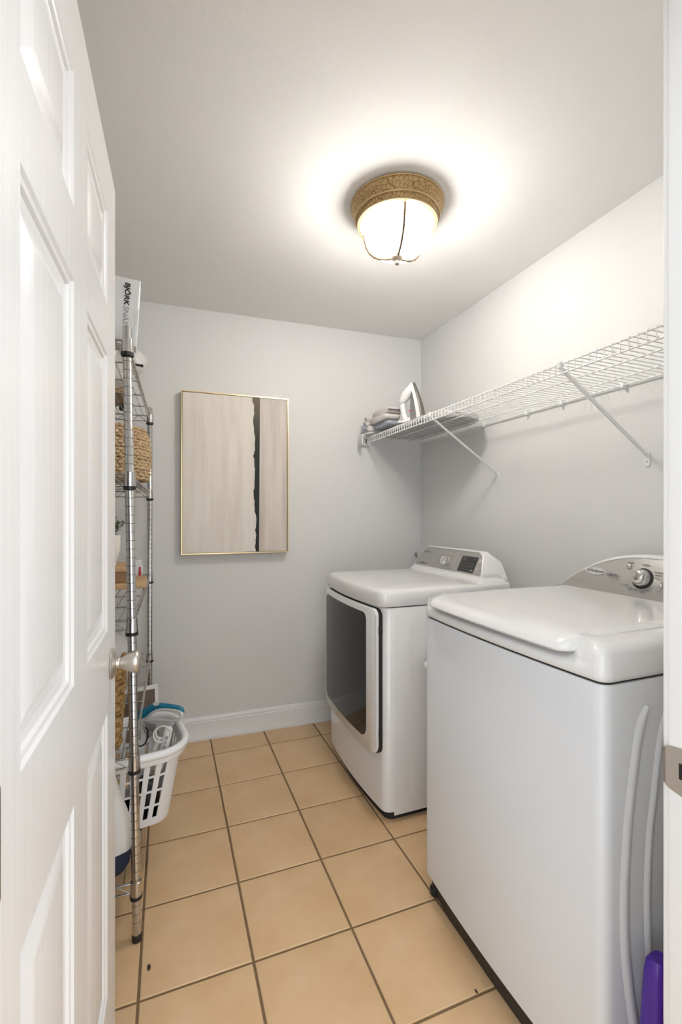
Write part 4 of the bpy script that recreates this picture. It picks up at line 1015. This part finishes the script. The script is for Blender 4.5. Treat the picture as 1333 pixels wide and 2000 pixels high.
# white curling iron with grey buttons
hi = thing('hair_straightener', 'white hair straightener with grey buttons lying in the laundry basket', 'hair tool', (.0, 1.76, .36))
c0 = at(331, 1418, Y=1.80); c1 = at(317, 1475, Y=1.765); c2 = at(300, 1520, Y=1.755)
bm = B(); tube(bm, [c0, c0.lerp(c1, .12), c0.lerp(c1, .5), c1, c1.lerp(c2, .6)], [.010, .0155, .0165, .019, .018], 14, flat=(1, .9)); hb = obj('arm', bm, 'offwhite_plastic', hi, smooth=80)
d0 = at(312, 1440, Y=1.835); d1 = at(298, 1492, Y=1.775)
bm = B(); tube(bm, [d0, d0.lerp(d1, .2), d0.lerp(d1, .6), d1], [.008, .014, .018, .022], 14); obj('arm', bm, 'offwhite_plastic', hi, smooth=80)
fwd = Vector((.0, -1, .35)).normalized()
for k, (f, m_) in enumerate(((.40, 'iron_grey'), (.56, 'print_grey'), (.72, 'print_grey'))):
    p = c0.lerp(c1, f)+fwd*.0135; bm = B(); dr = (c1-c0).normalized(); sd = dr.cross(fwd).normalized()
    Fm = Matrix((sd, dr, sd.cross(dr))).transposed()
    rings(bm, [[p+Fm @ Vector((a, b, o_)) for a, b in rrect(-.0055, .0055, -.006, .006, .0045, 4)] for o_ in (-.004, .004)]); obj('button', bm, m_, hb)
p = c1+fwd*.010; bm = B(); blob(bm, p+(c1-c0).normalized()*.006, (.013, .010, .014), 3, 0, 14, False); obj('tip_cap', bm, 'knob_chrome', hb, smooth=80)
bm = B(); cpts = []
for i in range(40):
    a = i/39*2*PI*1.6+2.2; rr_ = .042-.0004*i
    base_ = at(318, 1432, Y=1.775)
    cpts.append(base_+Vector((math.cos(a)*rr_*.75, -.004*math.sin(2*a)-.012+.0006*i, math.sin(a)*rr_*.75)))
tube(bm, cpts, .0030, 8); obj('cord', bm, 'offwhite_plastic', hi, smooth=80)
bm = B(); cpts = [at(u, v, Y=1.90) for u, v in [(284, 1420), (289, 1426), (289, 1440), (284, 1452), (276, 1458), (270, 1456)]]
tag(obj('power_cord', (tube(bm, cpts, .003, 8), bm)[1], 'black_plastic', base=cpts[0], smooth=80), 'black power cord looping beside the steamer in the laundry basket', 'cord')
# white picture frame at the back of the basket
pf = thing('picture_frame', 'white picture frame with a brown print behind the blue steamer', 'picture frame', (-.13, 2.40, Z5))
Fo = at(309, 1337, Y=2.42); Fl = at(262, 1346, Y=2.40); rt_ = (Fo-Fl).normalized(); dn = Vector((.04, -.06, -1)).normalized(); Ff = frame3(rt_, -dn)
def fp(a, b, o_): return Fo - Ff.col[0]*a - Ff.col[1]*b - Ff.col[2]*o_
for q in ((0, .016, 0, .262), (.164, .18, 0, .262), (.016, .164, 0, .016), (.016, .164, .246, .262)):
    bm = B(); rings(bm, [[fp(a, b, o_) for a, b in ((q[0], q[2]), (q[1], q[2]), (q[1], q[3]), (q[0], q[3]))] for o_ in (0, .018)]); obj('frame_rail', bm, 'white_plastic', pf, smooth=0)
bm = B(); rings(bm, [[fp(a, b, o_) for a, b in ((.016, .016), (.164, .016), (.164, .246), (.016, .246))] for o_ in (.006, .015)]); obj('print', bm, 'photo_print', pf, smooth=0)

# ------------------------------------------------------------------ purple mop between washer and jamb
mp = thing('floor_mop', 'purple mop holder with beige pole leaning beside the washer', 'mop', (.88, .60, 0))
def mq(a, y, z): return Vector((a, y, z))
bm = B(); rs = []
for z, w, d_, xo in ((.0, .046, .030, .0), (.10, .042, .028, .0), (.22, .036, .025, .0), (.30, .031, .023, .002), (.355, .027, .021, .003)):
    rs.append([(.912+xo+a, .618+b, z) for a, b in rrect(-w, w, -d_, d_, .018, 5)])
rings(bm, rs); obj('holder', bm, 'purple', mp, smooth=50)
bm = B(); rs = []
for z, w, d_ in ((.25, .036, .028), (.32, .031, .026), (.375, .028, .024), (.400, .024, .022), (.408, .018, .018)):
    rs.append([(.908+a, .616+b, z) for a, b in rrect(-w, w*.9, -d_*.6, d_, .014, 5)])
rings(bm, rs); obj('clip_collar', bm, 'purple', mp, smooth=50)
bm = B(); tube(bm, [(.920, .585, .33), (.926, .585, .37), (.928, .585, .385)], [.024, .024, .0225], 16); obj('sleeve', bm, 'print_light', mp)
bm = B(); tube(bm, [(.924, .585, .36), (1.02, .580, 1.25)], .0205, 16); obj('pole', bm, 'beige_pole', mp)
